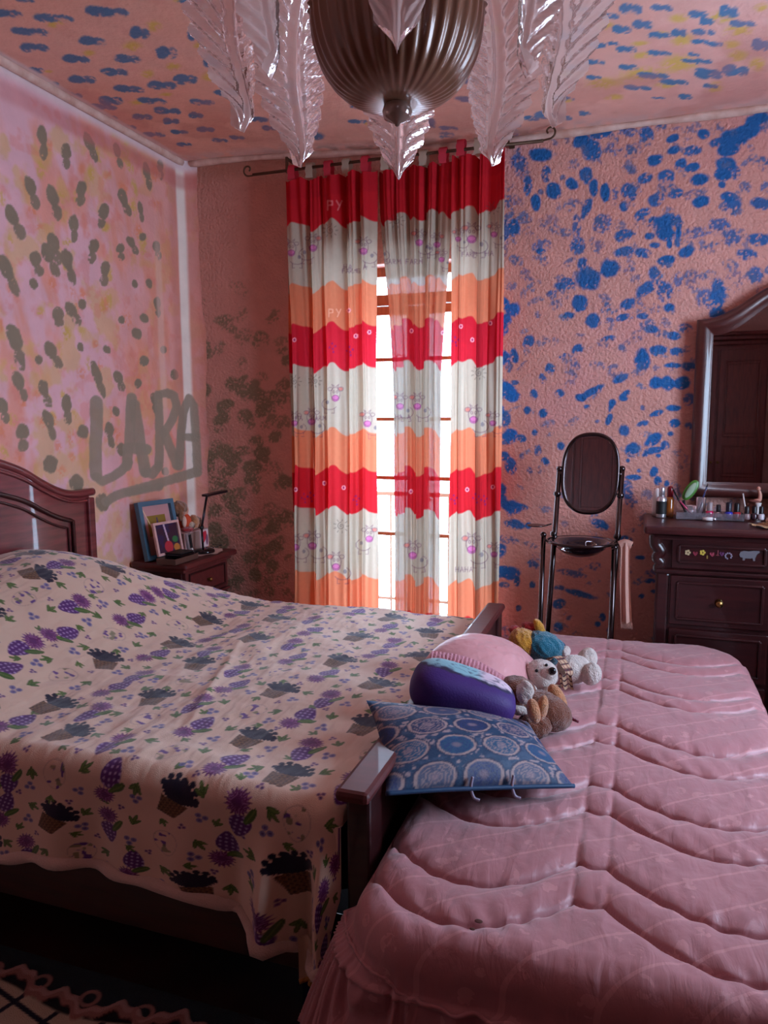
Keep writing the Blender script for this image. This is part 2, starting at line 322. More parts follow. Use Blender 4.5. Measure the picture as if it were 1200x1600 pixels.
# --- back wall
P_ = []
P_.append(grid_patch(0.0, DX0, 0.3, 3.14, .006)); P_.append(grid_patch(DX0, DX1, DZ, 3.14, .008))
P_.append(grid_patch(DX1, 3.36, .35, 3.14, .0052)); P_.append(grid_patch(3.36, WX, 0, 3.14, .05))
P_.append(grid_patch(0.0, DX0, 0, .3, .05)); P_.append(grid_patch(DX1, 3.36, 0, .35, .05))
u, v, f = multi(P_)
V = np.stack([u, np.full_like(u, YB)-.004*(fbm(u, v, 2.2, 5)-.5)*2*2, v], -1)
px, py = proj(V)
base = A((224, 164, 150)); col = np.tile(base, (len(u), 1))
n1 = fbm(u, v, 3, 11); n2 = fbm(u, v, 26, 21); n3 = fbm(u, v, 90, 31, 3)
blend(col, ss(.35, .75, n1)*.55, A((214, 150, 136)))
right = ss(DX1-.3, DX1+.1, u)
blend(col, (1-right)*.55, A((204, 144, 128)))
blend(col, ss(.5, .75, fbm(u, v, 1.6, 41))*right*.55, A((228, 162, 162)))
tex = (n2, n3*.65+n2*.35)
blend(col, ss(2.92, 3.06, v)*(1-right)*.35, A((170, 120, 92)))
s, t_ = .35, (780, 140)
for q in BLUE_WALL:
    stamp(col, px, py, 780+q[0]*s, 140+q[1]*s, q[2]*s*1.08, q[3]*s*1.05, q[4], q[5], C_BLUE if q[5] > .45 else A((84, 100, 150)), tex, dry=.50-.1*(q[5] > .9))
for q in BLUE_LOW:
    stamp(col, px, py, 780+q[0]*s, 620+q[1]*s, q[2]*s*1.05, q[3]*s, q[4], q[5], C_BLUE if q[5] > .45 else A((84, 112, 156)), tex, dry=.46)
r2 = np.random.default_rng(5)
for i in range(170): stamp(col, px, py, r2.uniform(790, 1210), r2.uniform(195, 600), r2.uniform(6, 15), r2.uniform(5, 11), r2.uniform(-50, 50), .25+.35*r2.random(), A((84, 112, 160)), tex, dry=.5)
for i in range(120):      # faint worn dabs between, and those hidden by curtain, stand and mirror
    stamp(col, px, py, r2.uniform(770, 1210), r2.uniform(430, 1010), r2.uniform(6, 16), r2.uniform(3, 8), r2.uniform(-40, 40), .25+.25*r2.random(), A((80, 124, 172)), tex, dry=.55)
for i in range(24): stamp(col, px, py, 778+r2.uniform(0, 26), r2.uniform(470, 960), r2.uniform(8, 16), r2.uniform(8, 14), 0, .8, A((30, 110, 190)), tex, dry=.45)
for i in range(150):      # the green hand prints of the left part
    yy = 450+(r2.random()**.8)*480
    stamp(col, px, py, r2.uniform(305, 452), yy, r2.uniform(9, 18), r2.uniform(8, 15), r2.uniform(-60, 60), .35+.50*r2.random()*min(1, (yy-430)/150), A((140, 122, 98)), tex, dry=.52)
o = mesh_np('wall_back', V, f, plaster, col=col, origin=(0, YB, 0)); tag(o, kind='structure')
# --- left wall, ending in a coved corner
RC = .11
flat = YB-RC
P_ = [grid_patch(1.3, flat+RC*PI/2, .55, 3.14, .006), grid_patch(YF, 1.3, 0, 3.14, .05), grid_patch(1.3, flat+RC*PI/2, 0, .55, .05)]
u, v, f = multi(P_)
a = np.clip((u-flat)/RC, 0, PI/2); X = RC*(1-np.cos(a)); Y = np.where(u < flat, u, flat+RC*np.sin(a))
V = np.stack([X+.003*(fbm(u, v, 2, 8)-.5)*ss(4.0, 3.8, u), Y, v], -1); px, py = proj(V)
col = np.tile(A((240, 190, 196)), (len(u), 1))
n1 = fbm(u, v, 2.4, 12); n2 = fbm(u, v, 24, 22); n3 = fbm(u, v, 80, 32, 3)
dg = fbm(u*1.0+v*.25, v*.45-u*.25, 7, 51)
blend(col, ss(.46, .66, dg)*.75, A((238, 158, 130)))
blend(col, ss(.52, .66, fbm(u, v, 9, 61))*.55, A((226, 186, 104)))
blend(col, ss(3.1, 3.6, u)*.55*ss(.3, .6, n1+.15), A((234, 156, 128)))
blend(col, ss(.6, .75, fbm(u, v, 14, 71))*.4, A((232, 138, 120)))
tex = (n2, n3*.6+n2*.4)
r2 = np.random.default_rng(9)
for i in range(90):
    x_, y_ = r2.uniform(0, 250), r2.uniform(200, 770)
    stamp(col, px, py, x_, y_, r2.uniform(5, 10), r2.uniform(9, 20), r2.uniform(-5, 25), .3+.3*r2.random(), A((222, 182, 92)) if i % 2 else A((238, 150, 112)), tex, dry=.45, edge=.6)
for i in range(46):
    x_ = r2.uniform(-620, -10); k_ = 1-x_/700; y_ = r2.uniform(120-.5*(-x_), 760); LEFTP.append((x_, y_, x_+6*k_, y_+34*k_, 9*k_))
for (x0, y0, x1, y1, wd) in LEFTP:
    ang = math.degrees(math.atan2(-(y1-y0), x1-x0))
    stamp(col, px, py, x0+(x1-x0)*.18, y0+(y1-y0)*.18, max(wd*1.25, math.hypot(x1-x0, y1-y0)*.52), wd*1.02, ang, 1.05, C_OLIVE, tex, dry=.36, edge=.12)
    if y1-y0 > 16: stamp(col, px, py, x0+(x1-x0)*.9, y0+(y1-y0)*.9, math.hypot(x1-x0, y1-y0)*.42, wd*.85, ang, .75, C_OLIVE, tex, dry=.42, edge=.12)
# corner and cornice left whitewashed, with window highlights painted into the corner bands
wob = .012*(fbm(u, v, 6, 3)-.5)
blend(col, ss(3.84, 3.90, u+wob)*.6, A((214, 142, 128)))
blend(col, ss(3.70, 3.73, u+wob)*ss(3.79, 3.76, u+wob)*ss(2.8, 2.4, v)*.5, A((240, 205, 190)))  # pale streak of window light painted on the wall beside the corner
blend(col, ss(flat+.00, flat+.02, u+wob*.5)*ss(flat+.085, flat+.06, u+wob*.5), A((250, 236, 222)))  # whitewashed cove, its bright highlight put into the colour
blend(col, ss(3.03, 3.075, v+wob), A((240, 214, 214)))
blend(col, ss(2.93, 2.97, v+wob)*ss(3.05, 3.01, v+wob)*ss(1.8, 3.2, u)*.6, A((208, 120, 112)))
LARA = [([(150, 628), (151, 660), (149, 700), (150, 742)], 8), ([(150, 745), (160, 752), (176, 745), (190, 735), (200, 722)], 6), ([(206, 622), (204, 650), (202, 690), (198, 728)], 6.5),
        ([(210, 632), (214, 660), (220, 700), (227, 738)], 7), ([(200, 700), (228, 702)], 7), ([(227, 738), (238, 741), (248, 728)], 6), ([(247, 618), (249, 660), (249, 700), (248, 730)], 5.5),
        ([(247, 617), (260, 614), (272, 618), (276, 636), (270, 655), (256, 676)], 5.5), ([(256, 676), (266, 700), (277, 727)], 6), ([(280, 728), (282, 690), (286, 645), (295, 622), (303, 634), (306, 680), (309, 738)], 5.5), ([(282, 682), (306, 684)], 5),
        ([(166, 784), (182, 774), (215, 764), (255, 753), (305, 738)], 6), ([(200, 770), (250, 760)], 5)]
for pts, wd in LARA:
    k = np.nonzero((px > 120) & (px < 340) & (py > 590) & (py < 810))[0]
    d = seg_dist(px[k], py[k], pts)+2.5*(n2[k]-.5)
    sub = col[k]; sub += (A((160, 146, 126))-sub)*((1-ss(wd*1.3-1.4, wd*1.3+.6, d))*.93)[:, None]; col[k] = sub
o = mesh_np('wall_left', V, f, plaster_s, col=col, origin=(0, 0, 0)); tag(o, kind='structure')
# --- ceiling
P_ = [grid_patch(0, 3.7, 2.0, YB, .009), grid_patch(0, WX, YF, 2.0, .05), grid_patch(3.7, WX, 2.0, YB, .05)]
u, v, f = multi(P_)
V = np.stack([u, v, ceil_z(u, v)], -1); px, py = proj(V)
col = np.tile(A((240, 184, 164)), (len(u), 1))
n1 = fbm(u, v, 2.2, 13); n2 = fbm(u, v, 18, 23); n3 = fbm(u, v, 60, 33, 3); tex = (n2, n3*.6+n2*.4)
blend(col, ss(.4, .7, n1)*.5, A((240, 172, 146)))
blend(col, ss(2.0, 3.2, u)*.6, A((238, 184, 178)))
blend(col, ss(.55, .75, fbm(u, v, 12, 43))*.25, A((222, 148, 134)))
for (x_, y_, a_, b_) in CEILY: stamp(col, px, py, x_, y_, a_*.62, b_*.75, 3, .62, A((228, 190, 96)), tex, dry=.42, edge=.7)
for (x_, y_, a_, b_) in CEILB:
    c_ = A((92, 126, 162)) if x_ < 760 else A((86, 132, 172))
    stamp(col, px, py, x_-a_*.25, y_, a_*.52, b_*.86, -6, .9, c_, tex, dry=.44, edge=.15)
    stamp(col, px, py, x_+a_*.45, y_+b_*.12, a_*.42, b_*.74, -10, .68, c_, tex, dry=.46, edge=.15)
r2 = np.random.default_rng(19)
for i in range(60): stamp(col, px, py, r2.uniform(380, 860), r2.uniform(-60, 215), r2.uniform(10, 20), r2.uniform(4, 8), -5, .5+.4*r2.random(), A((92, 126, 162)) if i % 3 else A((228, 190, 96)), tex, dry=.46)
for i in range(60):
    k = np.array([r2.uniform(.3, 3.9), r2.uniform(.0, 2.3), 3.1]); uu = np.hypot((u-k[0])/.11, (v-k[1])/.045)
    blend(col, (1-ss(.7, 1.1, uu+.3*(n2-.5)))*.7*ss(.38, .6, n3), C_BLUE if i % 3 else A((228, 190, 96)))
wob = .02*(fbm(u, v, 6, 4)-.5)
eb = ss(YB-.17, YB-.05, v+wob); blend(col, eb*ss(.4, .7, n2+.15)*.8, A((226, 188, 178)))
blend(col, ss(.07, .04, u+wob), A((240, 214, 210)))
blend(col, ss(.2, .1, u+wob)*ss(.4, .6, n1)*.4, A((214, 130, 118)))
blend(col, ss(.45, .6, fbm(u, v, 5, 44))*ss(2.9, 3.6, v)*.35, A((200, 122, 104)))
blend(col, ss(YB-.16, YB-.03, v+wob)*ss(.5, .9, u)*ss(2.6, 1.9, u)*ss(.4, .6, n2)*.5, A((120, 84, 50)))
o = mesh_np('ceiling', V, f[:, ::-1], plaster_s, col=col, origin=(0, 0, 3.1)); tag(o, kind='structure')
# cornice strips (hand-moulded plaster beads) and the other walls
ctrim = mat('cornice_white', (236, 206, 192), .7, bump=.4, bscale=40, grain=(206, 160, 142), nscale=14)
xs = np.linspace(.05, WX, 90)
pts = np.stack([xs, np.full_like(xs, YB-.012), ceil_z(xs, np.full_like(xs, YB))-.012], -1)
o = tube('trim_1', pts, .018+.004*np.sin(xs*9), ctrim, n=10); tag(o, kind='structure')
ys = np.linspace(YF, YB-.05, 90)
pts = np.stack([np.full_like(ys, .012), ys, ceil_z(np.zeros_like(ys), ys)-.012], -1)
o = tube('trim_2', pts, .02, ctrim, n=10); tag(o, kind='structure')
wallp = mat('pink_plaster', (236, 200, 190), .75, bump=.4, bscale=50, noise=.08, nscale=4)
floor_m = mat('dark_tile_floor', (64, 26, 22), .35, noise=.2, nscale=5, grain=(44, 16, 16))
def struct(name, lst, M, bev=0): o = boxes(name, lst, M, bev=bev); tag(o, kind='structure'); return o
struct('floor', [((WX/2, (YF+YB)/2, -.03), (WX+.2, YB-YF+.2, .06))], floor_m)
zc = 3.13
struct('wall_front', [((WX/2, YF-.05, zc/2), (WX+.2, .1, zc))], wallp)
struct('wall_right', [((WX+.15, (YF+WY0)/2, zc/2), (.3, WY0-YF, zc)), ((WX+.15, (WY1+YB)/2, zc/2), (.3, YB-WY1, zc)),
                      ((WX+.15, (WY0+WY1)/2, WZ0/2), (.3, WY1-WY0, WZ0)), ((WX+.15, (WY0+WY1)/2, (WZ1+zc)/2), (.3, WY1-WY0, zc-WZ1))], wallp)
struct('wall_outer', [((-.06, (YF+YB)/2, 1.57), (.1, YB-YF+.2, 3.3))], wallp)
struct('roof_slab', [((WX/2, (YF+YB)/2+.1, 3.2), (WX+.6, YB-YF+.7, .1))], wallp)
# the thick wall around the balcony door
reveal = mat('reveal_plaster', (232, 196, 186), .8, bump=.3)
struct('wall_reveal', [((DX0/2-.05, YB+.23, 1.57), (DX0+.1, .42, 3.14)), (((DX1+WX)/2+.1, YB+.23, 1.57), (WX-DX1+.2, .42, 3.14)), (((DX0+DX1)/2, YB+.23, (DZ+3.14)/2), (DX1-DX0, .42, 3.14-DZ))], reveal)
# --- balcony door: frame, two leaves with muntins, transom
glass = bpy.data.materials.new('window_glass'); glass.use_nodes = True; t = glass.node_tree; t.nodes.clear()
o_ = t.nodes.new('ShaderNodeOutputMaterial'); a_ = t.nodes.new('ShaderNodeBsdfTransparent'); g_ = t.nodes.new('ShaderNodeBsdfGlossy'); x_ = t.nodes.new('ShaderNodeMixShader')
g_.inputs['Roughness'].default_value = .02; x_.inputs[0].default_value = .06; a_.inputs[0].default_value = (.96, .98, 1, 1)
t.links.new(a_.outputs[0], x_.inputs[1]); t.links.new(g_.outputs[0], x_.inputs[2]); t.links.new(x_.outputs[0], o_.inputs[0])
YD = YB+.16
dr = bpy.data.objects.new('door_1', None); COL.objects.link(dr); dr.location = (DX0, YD, 0); OFF[dr.name] = (DX0, YD, 0); tag(dr, kind='structure')
boxes('door_frame', [((DX0+.025, YD, DZ/2), (.05, .07, DZ)), ((DX1-.025, YD, DZ/2), (.05, .07, DZ)), (((DX0+DX1)/2, YD, DZ-.025), (DX1-DX0, .07, .05)), (((DX0+DX1)/2, YD, 2.26), (DX1-DX0, .06, .06))], door_w, dr)
box('transom_pane', ((DX0+DX1)/2, YD, 2.35), (DX1-DX0-.1, .006, .13), glass, dr, bev=0)
for sgn in (0, 1):
    x0 = DX0+.05 if not sgn else (DX0+DX1)/2+.002; x1 = (DX0+DX1)/2-.002 if not sgn else DX1-.05
    l = boxes('door_leaf', [((x0+.03, YD, 1.13), (.06, .045, 2.18)), ((x1-.03, YD, 1.13), (.06, .045, 2.18)), (((x0+x1)/2, YD, 2.2), (x1-x0-.12, .045, .05)), (((x0+x1)/2, YD, .09), (x1-x0-.12, .045, .1))], door_w, dr)
    boxes('muntin', [(((x0+x1)/2, YD, zz), (x1-x0-.12, .03, .022)) for zz in (.88, 1.22, 1.57, 1.92)], door_w, l, bev=.002)
    box('pane', ((x0+x1)/2, YD, 1.16), (x1-x0-.12, .006, 2.03), glass, l, bev=0)
tube('handle', [((DX0+DX1)/2+.03, YD-.03, 1.1), ((DX0+DX1)/2+.03, YD-.06, 1.1), ((DX0+DX1)/2+.1, YD-.06, 1.1)], .008, brass, dr)
# balcony outside
stone = mat('balcony_stone', (196, 186, 176), .8, noise=.1, nscale=10)
bo = struct('balcony_floor', [(((DX0+DX1)/2, YB+1.05, -.05), (3.2, 1.2, .1))], stone)
rb = thing('balcony_railing', 'metal balcony railing outside the glazed door behind the curtains', 'railing', ((DX0+DX1)/2, YB+1.55, 0))
boxes('rail', [(((DX0+DX1)/2, YB+1.55, .98), (3.0, .04, .03)), (((DX0+DX1)/2, YB+1.55, .12), (3.0, .03, .02))], iron, rb)
for i in range(25): box('baluster', (DX0-1.0+i*.12, YB+1.55, .49), (.014, .014, .96), iron, rb, bev=0)
# right window
wn = bpy.data.objects.new('window_1', None); COL.objects.link(wn); wn.location = (WX+.12, WY0, WZ0); OFF[wn.name] = (WX+.12, WY0, WZ0); tag(wn, kind='structure')
ym = (WY0+WY1)/2; zm = (WZ0+WZ1)/2
boxes('window_frame', [((WX+.12, WY0+.03, zm), (.06, .06, WZ1-WZ0)), ((WX+.12, WY1-.03, zm), (.06, .06, WZ1-WZ0)), ((WX+.12, ym, WZ0+.03), (.06, WY1-WY0-.12, .06)), ((WX+.12, ym, WZ1-.03), (.06, WY1-WY0-.12, .06)), ((WX+.12, ym, zm), (.05, .07, WZ1-WZ0-.12))], door_w, wn)
box('pane', (WX+.12, ym, zm), (.006, WY1-WY0-.12, WZ1-WZ0-.12), glass, wn, bev=0)

# ------------------------------------------------------------------ curtains
def curtain_mat(name, sheer, tl=.55):
    M = bpy.data.materials.new(name); M.use_nodes = True; t = M.node_tree; t.nodes.clear()
    out = t.nodes.new('ShaderNodeOutputMaterial'); a = t.nodes.new('ShaderNodeAttribute'); a.attribute_name = 'Col'
    tc = t.nodes.new('ShaderNodeTexCoord'); n = t.nodes.new('ShaderNodeTexNoise'); n.inputs['Scale'].default_value = 40
    t.links.new(tc.outputs['Object'], n.inputs['Vector'])
    mp = t.nodes.new('ShaderNodeMapRange'); t.links.new(n.outputs[0], mp.inputs[0]); mp.inputs['To Min'].default_value = .93; mp.inputs['To Max'].default_value = 1.05
    mu = t.nodes.new('ShaderNodeMix'); mu.data_type = 'RGBA'; mu.blend_type = 'MULTIPLY'; mu.inputs[0].default_value = 1
    t.links.new(a.outputs['Color'], mu.inputs[6]); t.links.new(mp.outputs[0], mu.inputs[7])
    d = t.nodes.new('ShaderNodeBsdfDiffuse'); tr = t.nodes.new('ShaderNodeBsdfTranslucent'); tp = t.nodes.new('ShaderNodeBsdfTransparent')
    t.links.new(mu.outputs[2], d.inputs[0]); t.links.new(mu.outputs[2], tr.inputs[0])
    m1 = t.nodes.new('ShaderNodeMixShader'); m1.inputs[0].default_value = tl; t.links.new(d.outputs[0], m1.inputs[1]); t.links.new(tr.outputs[0], m1.inputs[2])
    m2 = t.nodes.new('ShaderNodeMixShader'); m2.inputs[0].default_value = sheer; t.links.new(m1.outputs[0], m2.inputs[1]); t.links.new(tp.outputs[0], m2.inputs[2])
    t.links.new(m2.outputs[0], out.inputs[0]); return M
cur_m = curtain_mat('printed_curtain', .0, .33); net_m = curtain_mat('sheer_curtain', .009, .18)
RED, WHT, ORG = A((206, 40, 50)), A((194, 178, 158)), A((220, 132, 96))
def stripe_color(z, sx, seed, pink=0):
    """wavy bands that repeat down the cloth"""
    wv = .022*np.sin(sx*2*PI/.26+seed)+.010*np.sin(sx*2*PI/.11+2*seed)
    zz = z+wv
    bounds = [2.64, 2.305, 2.085, 1.86, 1.50, 1.285, 1.05, .67, .46]
    cols = [RED, WHT, ORG, RED*np.array([1, 1, 1.25]), WHT, ORG, RED, WHT, ORG, RED]
    c = np.tile(cols[0], (len(z), 1)).astype(float)
    for b, k in zip(bounds, cols[1:]): blend(c, ss(b+.004, b-.004, zz), k)
    return c
def line(c, px, py, pts, wd, color, op=.55):
    x0 = min(p[0] for p in pts)-4; x1 = max(p[0] for p in pts)+4; y0 = min(p[1] for p in pts)-4; y1 = max(p[1] for p in pts)+4
    k = np.nonzero((px > x0) & (px < x1) & (py > y0) & (py < y1))[0]
    if len(k) == 0: return
    d = seg_dist(px[k], py[k], pts); s = c[k]; s += (np.asarray(color)-s)*((1-ss(wd*.5, wd*1.3, d))*op)[:, None]; c[k] = s
def disc(c, px, py, cx, cy, a, b, color, op=.8):
    r = np.hypot((px-cx)/a, (py-cy)/b); blend(c, (1-ss(.85, 1.1, r))*op, color)
def arc(cx, cy, a, b, t0, t1, n=14): return [(cx+a*math.cos(math.radians(t)), cy+b*math.sin(math.radians(t))) for t in np.linspace(t0, t1, n)]
INK = A((110, 62, 96)); MUZ = A((214, 96, 176)); EAR = A((226, 92, 84))
def cow(c, px, py, x, y, s, muz=MUZ, flip=1):
    X = lambda q: x+flip*q*s; Y = lambda q: y+q*s
    disc(c, px, py, X(0), Y(8), 6.5*s, 6*s, muz, .75); disc(c, px, py, X(-9), Y(-8), 4*s, 3*s, EAR, .6)
    L = lambda pts, w=.8: line(c, px, py, [(X(a), Y(b)) for a, b in pts], w*max(s, .8), INK)
    L(arc(0, 0, 8, 11, 0, 360, 24)); L(arc(0, 8, 6.5, 5, 0, 360, 18)); L(arc(-9, -8, 5, 3.5, 0, 360)); L(arc(9, -8, 4, 3, 0, 360))
    L([(-4, -11), (-6, -16), (-2, -13)]); L([(4, -11), (6, -16), (2, -13)])
    L(arc(-3, -3, 1.6, 2.2, 0, 360, 9)); L(arc(3, -3, 1.6, 2.2, 0, 360, 9))
    L(arc(10, 18, 13, 10, -60, 150)); L([(2, 26), (2, 34), (6, 34)]); L([(18, 26), (19, 34), (14, 34)]); disc(c, px, py, X(14), Y(15), 3*s, 3.5*s, A((90, 84, 110)), .6)
def suns(c, px, py, x, y, s):
    line(c, px, py, [(x+s*r*.55*math.cos(r), y+s*r*.55*math.sin(r)) for r in np.linspace(0, 11, 30)], .8, A((90, 80, 80)))
    for k in range(9):
        a = k*2*PI/9; line(c, px, py, [(x+s*8.5*math.cos(a), y+s*8*math.sin(a)), (x+s*12*math.cos(a), y+s*11*math.sin(a))], .8, A((90, 80, 80)))
GL = {'F': [[(0, 4), (0, 0), (2.5, 0)], [(0, 2), (2, 2)]], 'A': [[(0, 4), (1.3, 0), (2.6, 4)], [(.6, 2.6), (2, 2.6)]], 'R': [[(0, 4), (0, 0), (2, .3), (2, 1.8), (0, 2), (2.4, 4)]], 'M': [[(0, 4), (.3, 0), (1.5, 2.4), (2.7, 0), (3, 4)]],
      'H': [[(0, 0), (0, 4)], [(0, 2), (2.4, 2)], [(2.4, 0), (2.4, 4)]], 'P': [[(0, 4), (0, 0), (2, .3), (2, 1.8), (0, 2)]], 'y': [[(0, 1), (1.2, 3)], [(2.4, 1), (.6, 5)]], 'p': [[(0, 5), (0, 1), (2, 1.2), (2, 2.8), (0, 3)]], 'S': [[(2.3, .3), (.3, .2), (.2, 1.8), (2.2, 2.2), (2.1, 3.9), (0, 4)]]}
def text(c, px, py, s_, x, y, k, color, w=.7, op=.6):
    for ch in s_:
        if ch in GL:
            for st in GL[ch]: line(c, px, py, [(x+a*k, y+b*k) for a, b in st], w, color, op)
        x += 3.8*k
def flowers(c, px, py, lst):
    for x, y in lst: line(c, px, py, arc(x, y, 2.6, 3, 0, 360, 9), .8, A((250, 190, 200)), .8); disc(c, px, py, x, y, 1.2, 1.3, A((120, 60, 130)))
def paws(c, px, py, lst):
    for x, y in lst:
        for dx, dy in ((0, 0), (4, -4), (-5, -2), (1, 5), (-1, -8)): disc(c, px, py, x+dx, y+dy, 1.6, 1.8, A((120, 40, 110)), .7)
def curtain(name, label, x0, x1, M, folds, amp, seed, ntab, y0=3.90, bot=.22, top=2.90, sag=0.0, lean=0.0, gl=0.0, gr=0.0):
    t = thing(name, label, 'curtain', ((x0+x1)/2, y0, bot), 'printed curtains over the balcony door')
    nu = int((x1-x0)/.0026)+2; nv = 640
    s = np.linspace(0, 1, nu)[:, None]; z = np.linspace(bot, top, nv)[None, :]
    hz = (z-bot)/(top-bot)
    ph = 2*PI*folds*s+1.1*np.sin(2*PI*s*2.3+seed)+.45*np.sin(z*2.2+seed)
    am = amp*(.75+.35*np.sin(s*9+seed))*(1-.25*hz)
    Y = y0+am*np.sin(ph)+.30*am*np.sin(2.1*ph+z*1.3)+.18*am*np.sin(4.7*ph+z*.8)+.004*np.sin(z*9+s*20)
    X = x0+(x1-x0)*(s+.018*np.sin(ph+1.1)*np.ones_like(z))+lean*(1-hz)
    nar = ss(1.0, .55, hz); X = X+nar*(gl*(1-s)**1.2-gr*s**1.2)
    scal = sag*(np.abs(np.sin(PI*s*ntab+.0)))
    Z = z-scal*hz**14+.003*np.sin(s*50)*hz
    V = np.stack([X+0*z, Y+0*X, Z+0*X], -1).reshape(-1, 3)
    px, py = proj(V)
    sv = (s*(x1-x0)*1.35+0*z).ravel()
    c = stripe_color((z+0*s).ravel()+.002*np.sin(sv*80), sv+seed*.3, seed)
    blend(c, ss(top-.115, top-.10, (z+0*s).ravel())*.18, A((150, 20, 40)))
    return t, V, gfaces(nu, nv), c, px, py, M
def close_curtain(pack, x0, x1, ntab, seed, y0=3.90, top=2.90):
    t, V, f, c, px, py, M = pack
    cl = mesh_np('curtain_cloth', V, f, M, t, col=c)
    r = np.random.default_rng(seed)
    for i in range(ntab):
        cx = x0+(x1-x0)*(i+.5)/ntab
        wv = .021; zz = np.linspace(0, 1, 14)
        zs = np.concatenate([top-.01+zz*.075, (top-.01+.075)-zz*.075]); yy = np.concatenate([np.full(14, y0-.012)-.006*np.sin(zz*PI), np.full(14, y0+.036)+.004*np.sin(zz*PI)])
        yy[13] = y0+.0; yy[14] = y0+.024; zs[13] += .008; zs[14] += .008
        Vt = np.array([[[cx+sx*wv*(1+.1*np.sin(i+q)), yy[q], zs[q]] for q in range(28)] for sx in (-1, 1)]).reshape(-1, 3)
        cc = np.tile(WHT if (i+seed) % 2 else A((214, 70, 86)), (56, 1))
        mesh_np('tab', Vt, gfaces(2, 28), M, t, col=cc)
    return t
pk = curtain('curtain', 'left printed curtain, banded red, white and orange, cow pictures, pale blue where light passes', .735, 1.275, cur_m, 5, .044, 1.0, 5, sag=.02)
c, px, py = pk[3], pk[4], pk[5]
for q in [(455, 388, .9, 1), (489, 380, .95, -1), (568, 385, .95, 1), (460, 655, .8, 1), (487, 652, .9, 1), (524, 615, .9, -1), (574, 655, .9, 1), (462, 848, .9, 1), (488, 845, 1, 1), (525, 878, 1, 1), (577, 835, .9, -1)]: cow(c, px, py, q[0], q[1], q[2], flip=q[3])
for q in [(516, 360, 1), (533, 822, 1), (460, 596, .9), (492, 595, .9)]: suns(c, px, py, *q)
flowers(c, px, py, [(460, 531), (556, 525), (577, 519), (462, 765), (537, 762), (507, 755), (545, 485)]); paws(c, px, py, [(520, 545), (547, 550), (486, 778), (476, 780), (557, 783)])
text(c, px, py, 'HA  A', 537, 413, 2.0, INK); text(c, px, py, 'FARMS', 535, 420, 1.6, INK); text(c, px, py, 'FA  HARM', 462, 650, 1.6, INK); text(c, px, py, 'py', 512, 310, 3.6, A((250, 160, 160)), 1.2)
text(c, px, py, 'py', 514, 480, 3, A((252, 200, 170)), 1)
close_curtain(pk, .735, 1.275, 5, 0)
pk = curtain('curtain', 'middle sheer greyish curtain, brightest where the balcony door shines through', 1.275, 1.70, net_m, 5, .040, 2.3, 4, y0=3.92, sag=.015, gl=.085, gr=.055)
c, px, py = pk[3], pk[4], pk[5]; c *= .88
suns(c, px, py, 620, 345, 1)
for q in [(655, 372, .9, 1), (590, 385, .8, 1), (683, 376, .8, -1), (625, 628, .9, 1), (652, 628, .9, 1), (645, 860, 1, 1), (690, 400, .7, 1)]: cow(c, px, py, q[0], q[1], q[2], flip=q[3])
flowers(c, px, py, [(643, 517), (577, 519), (692, 520), (642, 768), (690, 775)]); text(c, px, py, 'FARM FARM', 600, 405, 1.8, INK); text(c, px, py, 'AA HA A', 600, 648, 1.6, INK)
close_curtain(pk, 1.275, 1.70, 4, 1, y0=3.92)
pk = curtain('curtain', 'right printed curtain, vivid red and orange bands, tied narrow beside the blue wall', 1.70, 1.975, cur_m, 3, .044, 4.1, 3, top=2.92, sag=.02)
c, px, py = pk[3], pk[4], pk[5]
for q in [(737, 365, 1.1, 1), (772, 360, .8, 1), (740, 648, 1, 1), (770, 655, .8, 1), (737, 850, 1.1, 1), (772, 860, .8, 1), (716, 368, .7, 1)]: cow(c, px, py, q[0], q[1], q[2], flip=q[3])
suns(c, px, py, 748, 583, 1); suns(c, px, py, 770, 325, .9); flowers(c, px, py, [(738, 531), (720, 510), (766, 505), (730, 765), (770, 761)]); paws(c, px, py, [(712, 535), (710, 782), (744, 780), (757, 783)])
text(c, px, py, 'HAHA', 712, 886, 1.9, INK); text(c, px, py, 'FARM', 722, 394, 1.6, INK); text(c, px, py, 'HA', 759, 392, 1.8, INK)
close_curtain(pk, 1.70, 1.975, 3, 0, top=2.92)
# curtain rod with curled ends
t = thing('curtain_rod', 'thin wrought iron curtain rod with curled ends above the curtains', 'curtain rod', (1.35, 3.93, 2.9))
tube('rod', [(.53, 3.925, 2.955), (1.3, 3.925, 2.957), (2.16, 3.925, 2.945)], .008, iron, t)
def curl(x, sg):
    a = np.linspace(0, 1, 40); r = .034*(1-.75*a)
    return [(x+sg*(.03+r_*math.sin(q*5.5)), 3.925, 2.95+.0+.035-r_*math.cos(q*5.5)) for q, r_ in zip(a, r)]
tube('finial', [(.55, 3.925, 2.955), (.525, 3.925, 2.951)]+curl(.53, -1), .005, iron, t, n=8)
tube('finial', [(2.13, 3.925, 2.945), (2.16, 3.925, 2.947)]+curl(2.16, 1), .005, iron, t, n=8)
for bx in (.745, 1.985):
    boxes('bracket', [((bx, 3.925, 2.985), (.014, .014, .085)), ((bx, 3.98, 3.02), (.014, .12, .012)), ((bx, 4.038, 3.0), (.03, .01, .07))], iron, t, bev=.002)

